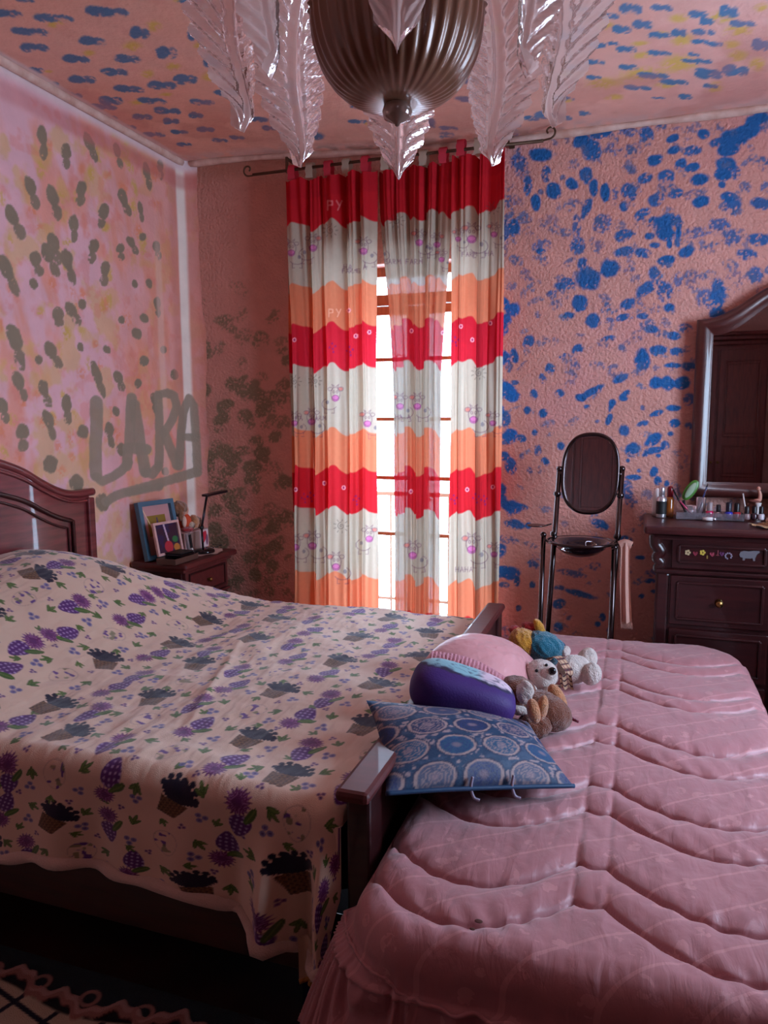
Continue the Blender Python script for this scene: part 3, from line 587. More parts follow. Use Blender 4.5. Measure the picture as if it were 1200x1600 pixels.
# ------------------------------------------------------------------ double bed
def prism_yz(name, outline, x0, x1, M, parent, bev=.004):
    bm = bmesh.new(); vs = [bm.verts.new((x0, y, z)) for y, z in outline]; fc = bm.faces.new(vs)
    r = bmesh.ops.extrude_face_region(bm, geom=[fc]); nv = [g for g in r['geom'] if isinstance(g, bmesh.types.BMVert)]
    bmesh.ops.translate(bm, vec=(x1-x0, 0, 0), verts=nv); bmesh.ops.recalc_face_normals(bm, faces=bm.faces)
    if bev:
        es = [e for e in bm.edges if abs(e.verts[0].co.x-e.verts[1].co.x) < 1e-6]
        bmesh.ops.bevel(bm, geom=es, offset=bev, segments=2, affect='EDGES')
    return from_bm(name, bm, M, parent)
bed = thing('double_bed', 'mahogany double bed with arched headboard against the left wall', 'bed', (1.05, 2.3, 0))
half = [(2.20, 1.435), (2.33, 1.428), (2.453, 1.403), (2.59, 1.355), (2.698, 1.296), (2.80, 1.248), (2.90, 1.222), (3.045, 1.222)]
tc_ = bez([(y, z, 0) for y, z in half], 8)[:, :2]
top = [(4.40-y, z) for y, z in tc_[::-1]]+[(y, z) for y, z in tc_[1:]]
prism_yz('headboard', [(1.38, .1)]+[(y, z-.03) for y, z in top if 1.38 < y < 3.02]+[(3.02, .1)], .012, .062, wood_h, bed)
hb = tube('headboard_cap', [(.048, y, z-.012) for y, z in top], .020, wood_h, bed, n=12)
tube('cap_bead', [(.066, y, z-.048) for y, z in top if 1.39 < y < 3.01], .008, wood_h, hb, n=8)
inner = [(y, z-.155+.02*abs(y-2.2)) for y, z in top if 1.52 < y < 2.88]
path = [(.068, 1.52, .4)]+[(.068, y, z) for y, z in inner]+[(.068, 2.88, .4)]
tube('panel_moulding', path, .011, wood_d, bed, n=8)
path2 = [(.066, 1.55, .4)]+[(.066, 1.55+(y-1.52)*.956, z-.032) for y, z in inner]+[(.066, 2.85, .4)]
tube('panel_moulding', path2, .006, wood_d, bed, n=8)
for yy in (1.40, 3.0):
    box('headboard_post', (.045, yy, .60), (.07, .045, 1.17), wood_h, bed, bev=.006)
box('side_rail', (1.05, 1.585, .24), (1.95, .03, .16), wood_d, bed); box('side_rail', (1.05, 3.25, .24), (1.95, .03, .16), wood_d, bed)
# footboard
fb = box('footboard_cap', (2.064, 2.405, .705), (.084, 1.86, .030), wood_m, bed, bev=.012, smooth=False)
box('footboard_panel', (2.066, 2.41, .42), (.036, 1.72, .54), wood_d, bed, bev=.006)
for yy in (1.56, 3.26):
    box('footboard_post', (2.066, yy, .345), (.06, .09, .69), wood_d, bed, bev=.008)
tick = mat('mattress_ticking', (26, 30, 66), .9)
box('mattress', (1.05, 2.42, .47), (1.90, 1.58, .26), tick, bed, bev=.04)

def drape(a, b, x0, x1, y0, y1, r, rc, ztop):
    """cloth laid flat over a box with rounded corners (radius rc) and hanging down past its edge (roll radius r)"""
    cx = np.clip(a, x0+rc, x1-rc); cy = np.clip(b, y0+rc, y1-rc)
    dx, dy = a-cx, b-cy; d = np.hypot(dx, dy)+1e-9; nx, ny = dx/d, dy/d
    e = np.maximum(d-rc, 0); inside = d <= rc
    th = np.minimum(e/r, PI/2); hor = r*np.sin(th); dz = r*(1-np.cos(th))+np.maximum(e-r*PI/2, 0)
    X = np.where(inside, a, cx+nx*(rc+hor)); Y = np.where(inside, b, cy+ny*(rc+hor)); Z = ztop-np.where(inside, 0, dz)
    return X, Y, Z, e, nx, ny
# --- flowered fleece blanket
nu, nv = 620, 780
a = np.linspace(.085, 2.22, nu)[:, None]*np.ones((1, nv)); b = np.linspace(1.08, 3.74, nv)[None, :]*np.ones((nu, 1))
X, Y, Z, e, nx, ny = drape(a, b, -1.0, 1.985, 1.565, 3.23, .06, .03, .665)
hang = np.maximum(e-.09, 0)
hum = .335*ss(.98, .26, X)*(1-.8*ss(2.50, 3.32, Y))*(1-.10*ss(2.35, 2.0, Y))
hum += .03*np.exp(-((X-.55)/.16)**2-((Y-2.9)/.25)**2)
hum += (.018*(fbm(X, Y, 2.2, 81)-.5)+.010*(fbm(X+.4*Y, Y-.3*X, 5, 82)-.5)+.006*(fbm(X*2.6, Y*.7, 9, 83)-.5))*2
hum += .014*np.exp(-((X+.35*Y-2.05)/.018)**2)*ss(1.6, 2.0, Y)*ss(2.7, 2.3, Y)*.5
Z = Z+hum*np.exp(-hang*4)
flap = (ny < -.5)
fold = .014*np.sin(X*17+1)+.010*np.sin(X*31+2)
cornr = ss(1.62, 1.95, X)
fold = fold+cornr*(.040*np.sin(X*38+1.2)+.012*np.sin(X*90)-.004)
k = ss(0, .28, hang)
Y = Y-np.where(flap, k*(.012+fold), 0)+np.where(ny > .5, k*(.012+fold), 0)
# hem height: the blanket hangs a little crooked
hemz = .33+.05*np.exp(-((X-1.33)/.3)**2)-.075*ss(1.72, 1.98, X)-.02*ss(1.2, .9, X)+.01*np.sin(X*13)
bot_now = .665-(.094+(1.565-1.08)-.094-.0)+.0
Zend = Z[:, 0][:, None]
sc = np.where(flap, (Z-.60)/(Zend-.60), 0); Z = np.where(flap & (Z < .60), .60+(hemz-.60)*np.clip(sc, 0, 1), Z)
rt = (nx > .5)
X = np.where(rt, np.minimum(X, 2.02), X)
# the strip hanging at the foot tucks inside the footboard
Zr = np.where(rt, np.maximum(Z, .60), Z); Z = np.where(Y > 1.52, Zr, Z)
V = np.stack([X, Y, Z], -1).reshape(-1, 3)
uu = (a/1.0).ravel(); vv = b.ravel()
col = np.tile(A((226, 196, 172)), (nu*nv, 1))
blend(col, ss(.4, .7, fbm(uu, vv, 4, 90))*.3, A((214, 180, 160)))
PUR, PLUM, LAV, IND, BRN, GRN, BLF = A((88, 36, 112)), A((104, 36, 96)), A((176, 142, 196)), A((26, 20, 48)), A((112, 78, 50)), A((70, 100, 42)), A((92, 92, 158))
def local(cx, cy, R, ang):
    k = np.nonzero((np.abs(uu-cx) < R) & (np.abs(vv-cy) < R))[0]
    t = math.radians(ang); dx = uu[k]-cx; dy = vv[k]-cy
    return k, dx*math.cos(t)+dy*math.sin(t), -dx*math.sin(t)+dy*math.cos(t)
def put(k, mask, color):
    if len(k) == 0: return
    s = col[k]; s += (np.asarray(color)-s)*np.clip(mask, 0, 1)[:, None]; col[k] = s
def thistle(cx, cy, R, ang):
    k, x, y = local(cx, cy, R*1.4, ang); r = np.hypot(x, y); th = np.arctan2(y, x)
    m_ = 1-ss(R*.93, R*1.03, r/(.82+.18*np.sin(th*17)*ss(.3*R, R, r))); put(k, m_, PLUM)
    put(k, m_*ss(.2, .8, np.sin(th*23+r*90))*ss(.15*R, .5*R, r)*.6, A((190, 130, 190))); put(k, m_*ss(R*.5, 0, r)*.5, PUR)
def heart(cx, cy, R, ang):
    k, x, y = local(cx, cy, R*1.6, ang); w_ = R*(.80+.28*np.clip(y/R, -1, 1)); r = np.hypot(x/np.maximum(w_, .01), y/(R*1.15))
    m_ = 1-ss(.95, 1.04, r); put(k, m_, PUR); g = np.sin(x*2*PI/.016)*.5+.5; h = np.sin(y*2*PI/.016)*.5+.5
    put(k, m_*ss(.45, .75, g*h)*.85, A((196, 170, 214))); put(k, m_*ss(.55, .9, (g+h)/2)*.35, LAV)
def leaf(cx, cy, L, W, ang, color=None):
    k, x, y = local(cx, cy, L*1.2, ang); r = np.abs(y)/(W*np.sqrt(np.clip(1-(x/L)**2, 1e-4, 1))); put(k, (1-ss(.85, 1.1, r))*(np.abs(x) < L), GRN if color is None else color)
    put(k, (1-ss(.001, .003, np.abs(y)))*(np.abs(x) < L*.8)*.4, A((140, 160, 80)))
def sprig(cx, cy, ang, s=1.0):
    for q, l_ in ((-38, .018), (0, .024), (38, .018)):
        t = math.radians(ang+q); leaf(cx+math.cos(t)*l_*.7*s, cy+math.sin(t)*l_*.7*s, l_*s, .0065*s, ang+q)
def floret(cx, cy, s=1.0, color=None):
    for q in range(3):
        x_ = cx+.012*s*math.cos(q*2.1+cx*9); y_ = cy+.012*s*math.sin(q*2.1+cx*9)
        k, x, y = local(x_, y_, .02, 0); put(k, (1-ss(.0075*s, .011*s, np.hypot(x, y)))*.85, BLF if color is None else color); put(k, (1-ss(.002, .004, np.hypot(x, y)))*.8, A((60, 40, 90)))
def basket(cx, cy, s, ang):
    k, x, y = local(cx, cy, .12*s, ang)
    for q in range(15):
        t = math.radians(90+(q-7)*8.5); L = s*(.062+.012*math.sin(q*2.7)); x1, y1 = math.cos(t)*L, math.sin(t)*L
        tt = np.clip((x*x1+y*y1)/(L*L), .15, 1); d = np.hypot(x-tt*x1, y-tt*y1)
        put(k, 1-ss(.0045*s, .0062*s, d-.0022*s*(tt > .5)*(1+np.sin(tt*40))), IND)
    wd = s*(.036+.22*(y+.02*s)); inb = (y < .008*s) & (y > -.056*s)
    m_ = (1-ss(.97, 1.05, np.abs(x)/np.maximum(wd, .005)))*inb; put(k, m_, BRN)
    put(k, m_*ss(.3, .8, np.sin(y*2*PI/(.013*s))*np.sign(np.sin(x*2*PI/(.02*s))))*.85, A((46, 26, 28)))
    put(k, m_*ss(.4, 1, np.sin(x*2*PI/(.012*s)))*.3, A((180, 130, 90)))
def egg(cx, cy, R, ang):
    k, x, y = local(cx, cy, R*1.5, ang); w_ = R*(.85+.2*y/R); r = np.hypot(x/w_, y/(R*1.2))
    put(k, (1-ss(.02, .06, np.abs(r-.97)))*.4, A((150, 120, 120)))
    sp_ = vn(uu[k], vv[k], 70, 6); s2 = vn(uu[k], vv[k], 55, 16)
    put(k, (r < .97)*ss(.68, .76, sp_), A((104, 66, 138))); put(k, (r < .97)*ss(.74, .8, s2)*.8, A((120, 120, 80)))
rr = np.random.default_rng(33); row = 0; v_ = 1.13
while v_ < 3.7:
    j = 0; u_ = .02+(row % 4)*.145+(0 if row % 2 else .05)
    u_ -= .6
    while u_ < 2.3:
        kind = (j+row*3) % 4; x_, y_ = u_+rr.uniform(-.015, .015), v_+rr.uniform(-.012, .012)
        if kind == 0: basket(x_, y_, 1.02, rr.choice([-25, 15, 35, -10])+180*(row % 4 == 3)*0)
        elif kind == 1: thistle(x_, y_+.035, .040, 0); heart(x_+.004, y_-.040, .038, rr.uniform(-15, 15)); leaf(x_+.035, y_+.0, .032, .012, 60)
        elif kind == 2: egg(x_, y_, .042, rr.uniform(-20, 20))
        else: heart(x_, y_+.038, .038, 170+rr.uniform(-15, 15)); thistle(x_-.02, y_-.038, .038, 0); leaf(x_+.02, y_-.006, .03, .012, 30)
        sprig(x_+.085, y_+.03+rr.uniform(-.01, .01), rr.uniform(0, 360)); floret(x_+.08, y_-.035+rr.uniform(-.01, .01)); sprig(x_-.02+rr.uniform(-.01, .01), y_+.095, rr.uniform(0, 360), .8)
        floret(x_+.045, y_+.085, .6, A((120, 70, 140)))
        u_ += .18; j += 1
    v_ += .165; row += 1
fleece = mat('printed_fleece', vcol=True, rough=.95, sheen=.4, bump=.35, bscale=420, bdist=.004, spec=.15)
bl = thing('blanket', 'cream fleece blanket printed with lavender baskets and purple thistles, over the double bed', 'blanket', (1.05, 2.3, .3))
mesh_np('blanket_cloth', V, gfaces(nu, nv), fleece, bl, col=col)
# thick pale hem roll along the near edge
G = V.reshape(nu, nv, 3)
hemm = mat('fleece_hem', (216, 186, 170), .95, bump=.8, bscale=300, bdist=.006, sheen=.4)
hp = G[::5, 0, :].copy(); hp = hp[hp[:, 0] < 2.0]
tube('hem', hp+np.array([0, -.002, 0]), .015+.003*np.sin(np.arange(len(hp))*.7), hemm, bl, n=10)
# under-sheet corner with gold cord and the dark blue valance
sheet = mat('sheet_cream', (206, 176, 150), .9, bump=.2, bscale=20)
navy = mat('navy_cloth', (22, 26, 70), .9)
gold = mat('gold_cord', (168, 116, 50), .6, bump=.8, bscale=120)
sh = thing('bed_sheet', 'cream sheet corner with a twisted gold cord, below the blanket at the foot end', 'sheet', (1.98, 1.5, .15))
def sheetcorner(z0, z1, yo, n1=30, n2=30):
    s = np.linspace(0, 1, n1)[:, None]; t = np.linspace(0, 1, n2)[None, :]
    return np.stack([1.91+.13*s+.01*np.sin(s*12)*t, 1.515+yo+.012*np.sin(s*14)+0*t, z0+(z1-z0)*t+.012*np.sin(s*5)], -1)
S1 = sheetcorner(.30, .185, -.01); mesh_np('sheet_cloth', S1.reshape(-1, 3), gfaces(30, 30), sheet, sh)
tube('cord', S1[:, -1, :], .006, gold, sh, n=8)
S2 = sheetcorner(.21, .01, .01); o = mesh_np('valance', S2.reshape(-1, 3), gfaces(30, 30), navy); tag(o, 'dark blue valance hanging to the floor at the foot of the double bed', 'valance')

# ------------------------------------------------------------------ single bed with satin quilt
sb = thing('single_bed', 'low single bed hidden under the pink satin quilt', 'bed', (2.64, 2.35, 0))
box('mattress', (2.64, 2.36, .39), (.86, 2.14, .22), tick, sb, bev=.05)
box('bed_frame', (2.64, 2.36, .22), (.86, 2.14, .10), wood_d, sb)
for xx in (2.26, 3.02):
    for yy in (1.36, 3.36): box('leg', (xx, yy, .085), (.05, .05, .17), wood_d, sb)
nu, nv = 330, 620
HX0, HX1, HY0, HY1 = 2.125, 3.115, 1.275, 3.47
a = np.linspace(HX0-.30, HX1+.36, nu)[:, None]*np.ones((1, nv)); b = np.linspace(HY0-.26, HY1+.16, nv)[None, :]*np.ones((nu, 1))
X, Y, Z, e, nx, ny = drape(a, b, HX0+.05, HX1-.05, HY0+.05, HY1-.05, .07, np.where((a < 2.5) & (b < 2.0), .09, .16), .552)
Z = Z+.012*(fbm(X, Y, 2.4, 91)-.5)*2
seam = np.full(a.shape, 1e9)
y0s = [1.49, 1.63, 1.885, 2.03, 2.31, 2.455, 2.79, 2.91, 3.19, 3.31]
def arcd(tt, y0, dep, x): return y0-dep*np.sin(PI*np.clip(tt, 0, 1))**.85
wb = .006*np.sin(b*23)
for y0 in y0s:
    tR = (a-2.625)/.49; fR = arcd(tR, y0, .135, a); dR = np.abs(b-fR)*(1/np.sqrt(1+(.135*PI/.49*np.cos(PI*np.clip(tR, 0, 1)))**2))
    seam = np.minimum(seam, np.where((tR >= 0) & (tR <= 1.0), dR, 1e9))
    tL = (a-2.10)/.46; fL = arcd(tL, y0-.0, .15, a); dL = np.abs(b-fL)*(1/np.sqrt(1+(.15*PI/.46*np.cos(PI*np.clip(tL, 0, 1)))**2))
    seam = np.minimum(seam, np.where((tL >= 0) & (tL <= 1.0), dL, 1e9))
    fS = y0-.010*np.sin(PI*(a-2.56)/.065); seam = np.minimum(seam, np.where((a > 2.56) & (a < 2.625), np.abs(b-fS), 1e9))
    seam = np.minimum(seam, np.where(a > 3.115, np.abs(b-y0), 1e9)); 
puff = .017*(1-np.exp(-(seam/.026)**1.2))
crease = -.014*np.exp(-(seam/.0045)**2)
pk1 = .004*np.exp(-seam/.04)*np.sin(a*95+5*np.sin(b*14))*vn(a, b, 6, 17)
strip_ = -.006*np.exp(-((a-2.56)/.008)**2)*vn(a, b, 7, 55)-.006*np.exp(-((a-2.625)/.008)**2)*vn(a, b, 7, 56)
wr = .008*(fbm(a*2.2, b*.8, 5, 92)-.5)+.003*(fbm(a, b, 20, 93)-.5)
rg = -np.abs(fbm(a*1.7, b*.5, 6, 94)-.5)*.010
Z = Z+(puff+crease+pk1+wr+rg+strip_)*np.exp(-np.maximum(e-.05, 0)*9)
hang = np.maximum(e-.11, 0); kk = ss(0, .1, hang)
tt = a*nx*0+(a*np.abs(ny)+b*np.abs(nx))
ruf = .007*np.sin(tt*62)+.005*np.sin(tt*101+1)
X = X+nx*kk*(ruf+.10*hang); Y = Y+ny*kk*(ruf+.12*hang)
# seam where the ruffle is sewn on
ed = e-.155; X = X+nx*.010*np.exp(-(ed/.006)**2); Y = Y+ny*.010*np.exp(-(ed/.006)**2)
fl = (nx < -.3)*ss(1.55, 1.42, Y)*(.022*ss(0, .05, hang)+.30*hang); X = X-fl
X = np.maximum(X, np.where(Y > 1.49, 2.112, 0)); X = np.minimum(X, 3.24)
fix = (Y > 3.30) & (X > 2.66); Y = np.where(Y > 3.515, 3.515, Y)
V = np.stack([X, Y, Z], -1).reshape(-1, 3)
satin = bpy.data.materials.new('pink_satin'); satin.use_nodes = True; t = satin.node_tree; bs = t.nodes['Principled BSDF']
tc = t.nodes.new('ShaderNodeTexCoord')
n = t.nodes.new('ShaderNodeTexVoronoi'); n.inputs['Scale'].default_value = 16; n.feature = 'SMOOTH_F1'; n.inputs['Smoothness'].default_value = .2; t.links.new(tc.outputs['Object'], n.inputs['Vector'])
w_ = t.nodes.new('ShaderNodeTexWave'); w_.inputs['Scale'].default_value = 3.2; w_.inputs['Distortion'].default_value = .3; w_.wave_profile = 'SAW'
mp = t.nodes.new('ShaderNodeMapping'); mp.inputs['Rotation'].default_value = (0, 0, .95); t.links.new(tc.outputs['Object'], mp.inputs[0]); t.links.new(mp.outputs[0], w_.inputs['Vector'])
nz = t.nodes.new('ShaderNodeTexNoise'); nz.inputs['Scale'].default_value = 34; nz.inputs['Detail'].default_value = 4; t.links.new(tc.outputs['Object'], nz.inputs['Vector'])
gt = t.nodes.new('ShaderNodeMath'); gt.operation = 'GREATER_THAN'; gt.inputs[1].default_value = .53; t.links.new(nz.outputs[0], gt.inputs[0])
lt = t.nodes.new('ShaderNodeMath'); lt.operation = 'LESS_THAN'; lt.inputs[1].default_value = .34; t.links.new(n.outputs['Distance'], lt.inputs[0])
mul = t.nodes.new('ShaderNodeMath'); mul.operation = 'MULTIPLY'; t.links.new(gt.outputs[0], mul.inputs[0]); t.links.new(lt.outputs[0], mul.inputs[1])
g2 = t.nodes.new('ShaderNodeMath'); g2.operation = 'GREATER_THAN'; g2.inputs[1].default_value = .93; t.links.new(w_.outputs['Fac'], g2.inputs[0])
mxx = t.nodes.new('ShaderNodeMath'); mxx.operation = 'MAXIMUM'; t.links.new(mul.outputs[0], mxx.inputs[0]); t.links.new(g2.outputs[0], mxx.inputs[1])
cm = t.nodes.new('ShaderNodeMix'); cm.data_type = 'RGBA'; t.links.new(mxx.outputs[0], cm.inputs[0]); cm.inputs[6].default_value = (*lin((180, 120, 124)), 1); cm.inputs[7].default_value = (*lin((198, 138, 140)), 1)
t.links.new(cm.outputs[2], bs.inputs['Base Color'])
rm = t.nodes.new('ShaderNodeMapRange'); t.links.new(mxx.outputs[0], rm.inputs[0]); rm.inputs['To Min'].default_value = .46; rm.inputs['To Max'].default_value = .5; t.links.new(rm.outputs[0], bs.inputs['Roughness'])
bs.inputs['Sheen Weight'].default_value = .3; bs.inputs['Specular IOR Level'].default_value = .5
nb = t.nodes.new('ShaderNodeTexNoise'); nb.inputs['Scale'].default_value = 14; nb.inputs['Detail'].default_value = 6; nb.inputs['Distortion'].default_value = .8
mpb = t.nodes.new('ShaderNodeMapping'); mpb.inputs['Scale'].default_value = (2.2, .7, 1); t.links.new(tc.outputs['Object'], mpb.inputs[0]); t.links.new(mpb.outputs[0], nb.inputs['Vector'])
bp = t.nodes.new('ShaderNodeBump'); bp.inputs['Strength'].default_value = .30; bp.inputs['Distance'].default_value = .012; t.links.new(nb.outputs[0], bp.inputs['Height']); t.links.new(bp.outputs[0], bs.inputs['Normal'])
qt = thing('quilt', 'pink satin quilt with scalloped stitching spread over the single bed', 'quilt', (2.64, 2.35, .3))
mesh_np('quilt_cloth', V, gfaces(nu, nv), satin, qt)
# gathered piping where the ruffle begins
def perim(off, n=900):
    x0, x1, y0, y1, rc = HX0+.05, HX1-.05, HY0+.05, HY1-.05, .16
    segs = []
    L = [('l', (x0-off, y1-rc), (x0-off, y0+rc)), ('a', (x0+rc, y0+rc), 180, 270), ('l', (x0+rc, y0-off), (x1-rc, y0-off)), ('a', (x1-rc, y0+rc), 270, 360), ('l', (x1+off, y0+rc), (x1+off, y1-rc)), ('a', (x1-rc, y1-rc), 0, 90)]
    for g in L:
        if g[0] == 'l':
            k_ = int(math.dist(g[1], g[2])/.006); segs += [(g[1][0]+(g[2][0]-g[1][0])*i/k_, g[1][1]+(g[2][1]-g[1][1])*i/k_) for i in range(k_)]
        else:
            for d_ in np.linspace(g[2], g[3], 40, endpoint=False): segs.append((g[1][0]+(rc+off)*math.cos(math.radians(d_)), g[1][1]+(rc+off)*math.sin(math.radians(d_))))
    return np.array(segs)
pp = perim(.155); GA = V.reshape(nu, nv, 3)
iu = np.clip(np.round((pp[:, 0]-a[0, 0])/(a[1, 0]-a[0, 0])).astype(int), 0, nu-1); iv = np.clip(np.round((pp[:, 1]-b[0, 0])/(b[0, 1]-b[0, 0])).astype(int), 0, nv-1)
Pp = GA[iu, iv]; Pp = Pp+np.stack([np.zeros(len(Pp)), np.zeros(len(Pp)), .004*np.sin(np.arange(len(Pp))*.55)], -1)
tube('piping', Pp[:-1], .0045, satin, qt, n=6)
stain = mat('stain', (88, 50, 40), .9)
for (x_, y_, r_) in [(748, 1435, .006), (738, 1447, .004)]:
    p = at(x_, y_, Z=.578); ellipsoid('stain', (p[0], p[1], .572), (r_*1.4, r_, .0012), stain, qt, n=8)

# ------------------------------------------------------------------ cushions on the beds
def cushion(name, A_, B_, C_, D_, thick, M, parent, n=110, pinch=.06, colf=None, p=.55, sag=0):
    """A near-left, B near-right, C far-right, D far-left corners"""
    A_, B_, C_, D_ = [np.array(q, float) for q in (A_, B_, C_, D_)]
    u = np.linspace(-1, 1, n)[:, None]; v = np.linspace(-1, 1, n)[None, :]
    U = u*(1-pinch*(1-v**2)); Vv = v*(1-pinch*(1-u**2))
    s = (U+1)/2; t = (Vv+1)/2
    P0 = (A_[None, None]*((1-s)*(1-t))[..., None]+B_[None, None]*(s*(1-t))[..., None]+C_[None, None]*(s*t)[..., None]+D_[None, None]*((1-s)*t)[..., None])
    N = np.cross(B_-A_, D_-A_); N /= np.linalg.norm(N)
    h = ((1-u**2)*(1-v**2))**p*thick/2
    h = h*(1+.10*(fbm(u*1.0+0*v, v+0*u, 2.2, 15)-.5)*2)
    top_ = P0+N*h[..., None]; bt = P0-N*(h*.8)[..., None]
    V = np.concatenate([top_.reshape(-1, 3), bt.reshape(-1, 3)]); f = gfaces(n, n); f = np.concatenate([f, f[:, ::-1]+n*n])
    c = None
    if colf:
        c1 = colf((u+0*v).ravel(), (v+0*u).ravel()); c = np.concatenate([c1, c1])
    return mesh_np(name, V, f, M, parent, col=c)
def blue_print(u, v):
    c = np.tile(A((18, 58, 92)), (len(u), 1)); nz = fbm(u, v, 16, 66)
    blend(c, ss(.5, .62, fbm(u, v, 9, 62))*.5, A((70, 92, 120)))
    blend(c, ss(.56, .64, fbm(u, v, 15, 63))*.75, A((176, 150, 148)))
    for j in range(-2, 3):
        for i in range(-2, 3):
            cx = i*.52+(.26 if j % 2 else 0); cy = j*.48+.06
            r = np.hypot((u-cx)/.235, (v-cy)/.225)+.12*(nz-.5); ins = 1-ss(1.0, 1.05, r)
            tone = (i*3+j*5) % 3
            blend(c, ins, [A((24, 48, 90)), A((30, 78, 112)), A((76, 84, 110))][tone])
            blend(c, ins*ss(.78, .84, r), A((24, 44, 78))); blend(c, (1-ss(.04, .09, np.abs(r-.86)))*.85, A((176, 148, 142)))
            blend(c, ins*ss(.1, .6, np.sin(r*34+2*nz*5))*ss(.76, .7, r)*.7, A((160, 134, 132)) if (i+j) % 2 else A((20, 50, 110)))
            blend(c, ins*ss(.3, .1, r)*.6, A((150, 124, 130)))
    return c
cl_m = mat('printed_cushion', vcol=True, rough=.65, bump=.25, bscale=160, bdist=.004)
bc = thing('cushion', 'blue cushion printed with cream and navy rosette circles, leaning on the footboard', 'cushion', (2.2, 2.0, .58))
pa = at(603, 1240, Z=.665); pb = at(897, 1228, Z=.60); pc = at(826, 1128, Z=.62); pd = at(572, 1094, Z=.775)
cushion('cushion_cover', pa, pb, pc, pd, .15, cl_m, bc, colf=blue_print)
teal = mat('teal_piping', (18, 60, 96), .6)
ribb = mat('ribbon', (150, 140, 160), .6)
ctr = (pa+pb)/2; 
tube('edge_piping', bez([pa, pa+(pb-pa)*.3+np.array([0, -.004, .006]), pa+(pb-pa)*.7+np.array([0, -.002, .004]), pb], 12), .006, teal, bc, n=8)
for q in (.46, .68):
    k_ = pa+(pb-pa)*q; tube('ribbon_tie', bez([k_+np.array([-.01, -.003, .035]), k_+np.array([-.012, -.012, .01]), k_+np.array([-.004, -.014, -.014]), k_+np.array([.01, -.012, -.02])], 8), .004, ribb, bc, n=6)
def purple_print(u, v):
    c = np.tile(A((70, 28, 128)), (len(u), 1)); nz = fbm(u, v, 3, 74)
    tp_ = ss(.05, .2, v+.25*(nz-.5))
    sw = ss(.42, .46, fbm(u, v, 2.6, 75)); blend(c, tp_*sw, A((150, 196, 200))); blend(c, tp_*(1-ss(.0, .05, np.abs(fbm(u, v, 2.6, 75)-.44))), A((36, 34, 60)))
    blend(c, ss(.55, .75, v)*ss(-.3, .2, u)*.9, A((216, 196, 208))); return c
pu = thing('cushion', 'rounded purple cushion with a pale swirl print, between the blue cushion and the pink one', 'cushion', (2.1, 2.4, .58))
c0 = at(652, 1060, Z=.79); c1 = at(790, 1106, Z=.70)
ax = c1-c0; L = np.linalg.norm(ax); ax /= L; upv = np.array([0, -.25, 1.0]); upv -= ax*(upv@ax); upv /= np.linalg.norm(upv); side = np.cross(upv, ax)
Rm = np.stack([ax, side, upv], 1)
def purp(U):
    c = np.tile(A((58, 22, 104)), (len(U), 1)); q = fbm(U[:, 0]*2, U[:, 1]*2, 2.0, 75)
    g_ = .62*U[:, 1]+.72*U[:, 2]; tp_ = ss(.62, .72, g_+.3*(q-.5)); blend(c, tp_*ss(.9, .2, U[:, 0])*.95, A((140, 186, 196))); blend(c, tp_*ss(.1, .3, U[:, 0]), A((214, 190, 204)))
    blend(c, ss(.54, .58, g_+.3*(q-.5))*(1-ss(.62, .68, g_+.3*(q-.5))), A((34, 30, 60))); blend(c, tp_*(1-ss(.015, .04, np.abs(q-.46)))*.8, A((40, 40, 70))); return c
ellipsoid('cushion_cover', (c0+c1)/2+np.array([0, .01, -.01]), (L/2+.02, .085, .076), cl_m, pu, rot=Rm, n=60, p=.66, colf=purp, fuzz=.004, fs=12)
pinkc = mat('pink_satin_cushion', (216, 150, 152), .4, sheen=.3, bump=.25, bscale=14, bdist=.02)
lace = mat('lace_ruffle', (196, 128, 138), .7, bump=.6, bscale=120)
pk_ = thing('cushion', 'plump pink satin cushion with a gathered lace edge, propped on the footboard', 'cushion', (2.05, 2.7, .6))
e0 = at(672, 1030, Z=.74); e1 = at(822, 1060, Z=.655)
A1 = at(660, 1036, Z=.735); B1 = at(806, 1104, Z=.62); C1 = at(838, 1040, Z=.60); D1 = at(720, 1000, Z=.75)
cushion('cushion_cover', A1, B1, C1, D1, .22, pinkc, pk_, pinch=-.10, p=.5)
q_ = np.linspace(0, 1, 160)
RA = at(672, 1034, Z=.80); RB = at(812, 1092, Z=.665); base_ = RA[None]+(RB-RA)[None]*q_[:, None]+np.array([0, 0, .03])*np.sin(PI*q_)[:, None]; dirn = np.cross((B1-A1)/np.linalg.norm(B1-A1), np.array([0, 0, 1.]))
V = np.stack([base_+dirn*(-.02)+np.array([0, 0, .03]), base_+dirn*.005+np.array([0, 0, .012])+.003*np.sin(q_*150)[:, None], base_+dirn*.028+.009*np.sin(q_*150)[:, None]*np.array([0, .4, 1])], 1)
mesh_np('lace_ruffle', V.reshape(-1, 3), gfaces(160, 3), lace, pk_)

# ------------------------------------------------------------------ soft toys
def plush(name, color, fz=.5): return mat(name, color, .95, sheen=.6, bump=1.0, bscale=220, bdist=.008, noise=.15, nscale=40, spec=.1)
pwhite = plush('plush_white', (222, 206, 196)); pbrown = plush('plush_brown', (122, 64, 40)); ptan = plush('plush_tan', (206, 138, 92)); pyel = plush('plush_yellow', (214, 150, 44)); pteal = plush('plush_teal', (24, 112, 136)); pred = plush('plush_red', (176, 34, 40)); pnavy = plush('plush_navy', (28, 36, 96)); ppink = plush('plush_pink', (140, 40, 70)); pcream = plush('plush_cream', (226, 200, 176))
QZ = .575
def P(x, y, z): return at(x, y, Z=z)
def along(p, q):
    p, q = np.array(p), np.array(q); d = (q-p)/np.linalg.norm(q-p); a_ = np.array([0, 0, 1.]) if abs(d[2]) < .9 else np.array([1., 0, 0])
    s_ = np.cross(a_, d); s_ /= np.linalg.norm(s_); return np.stack([d, s_, np.cross(d, s_)], 1)
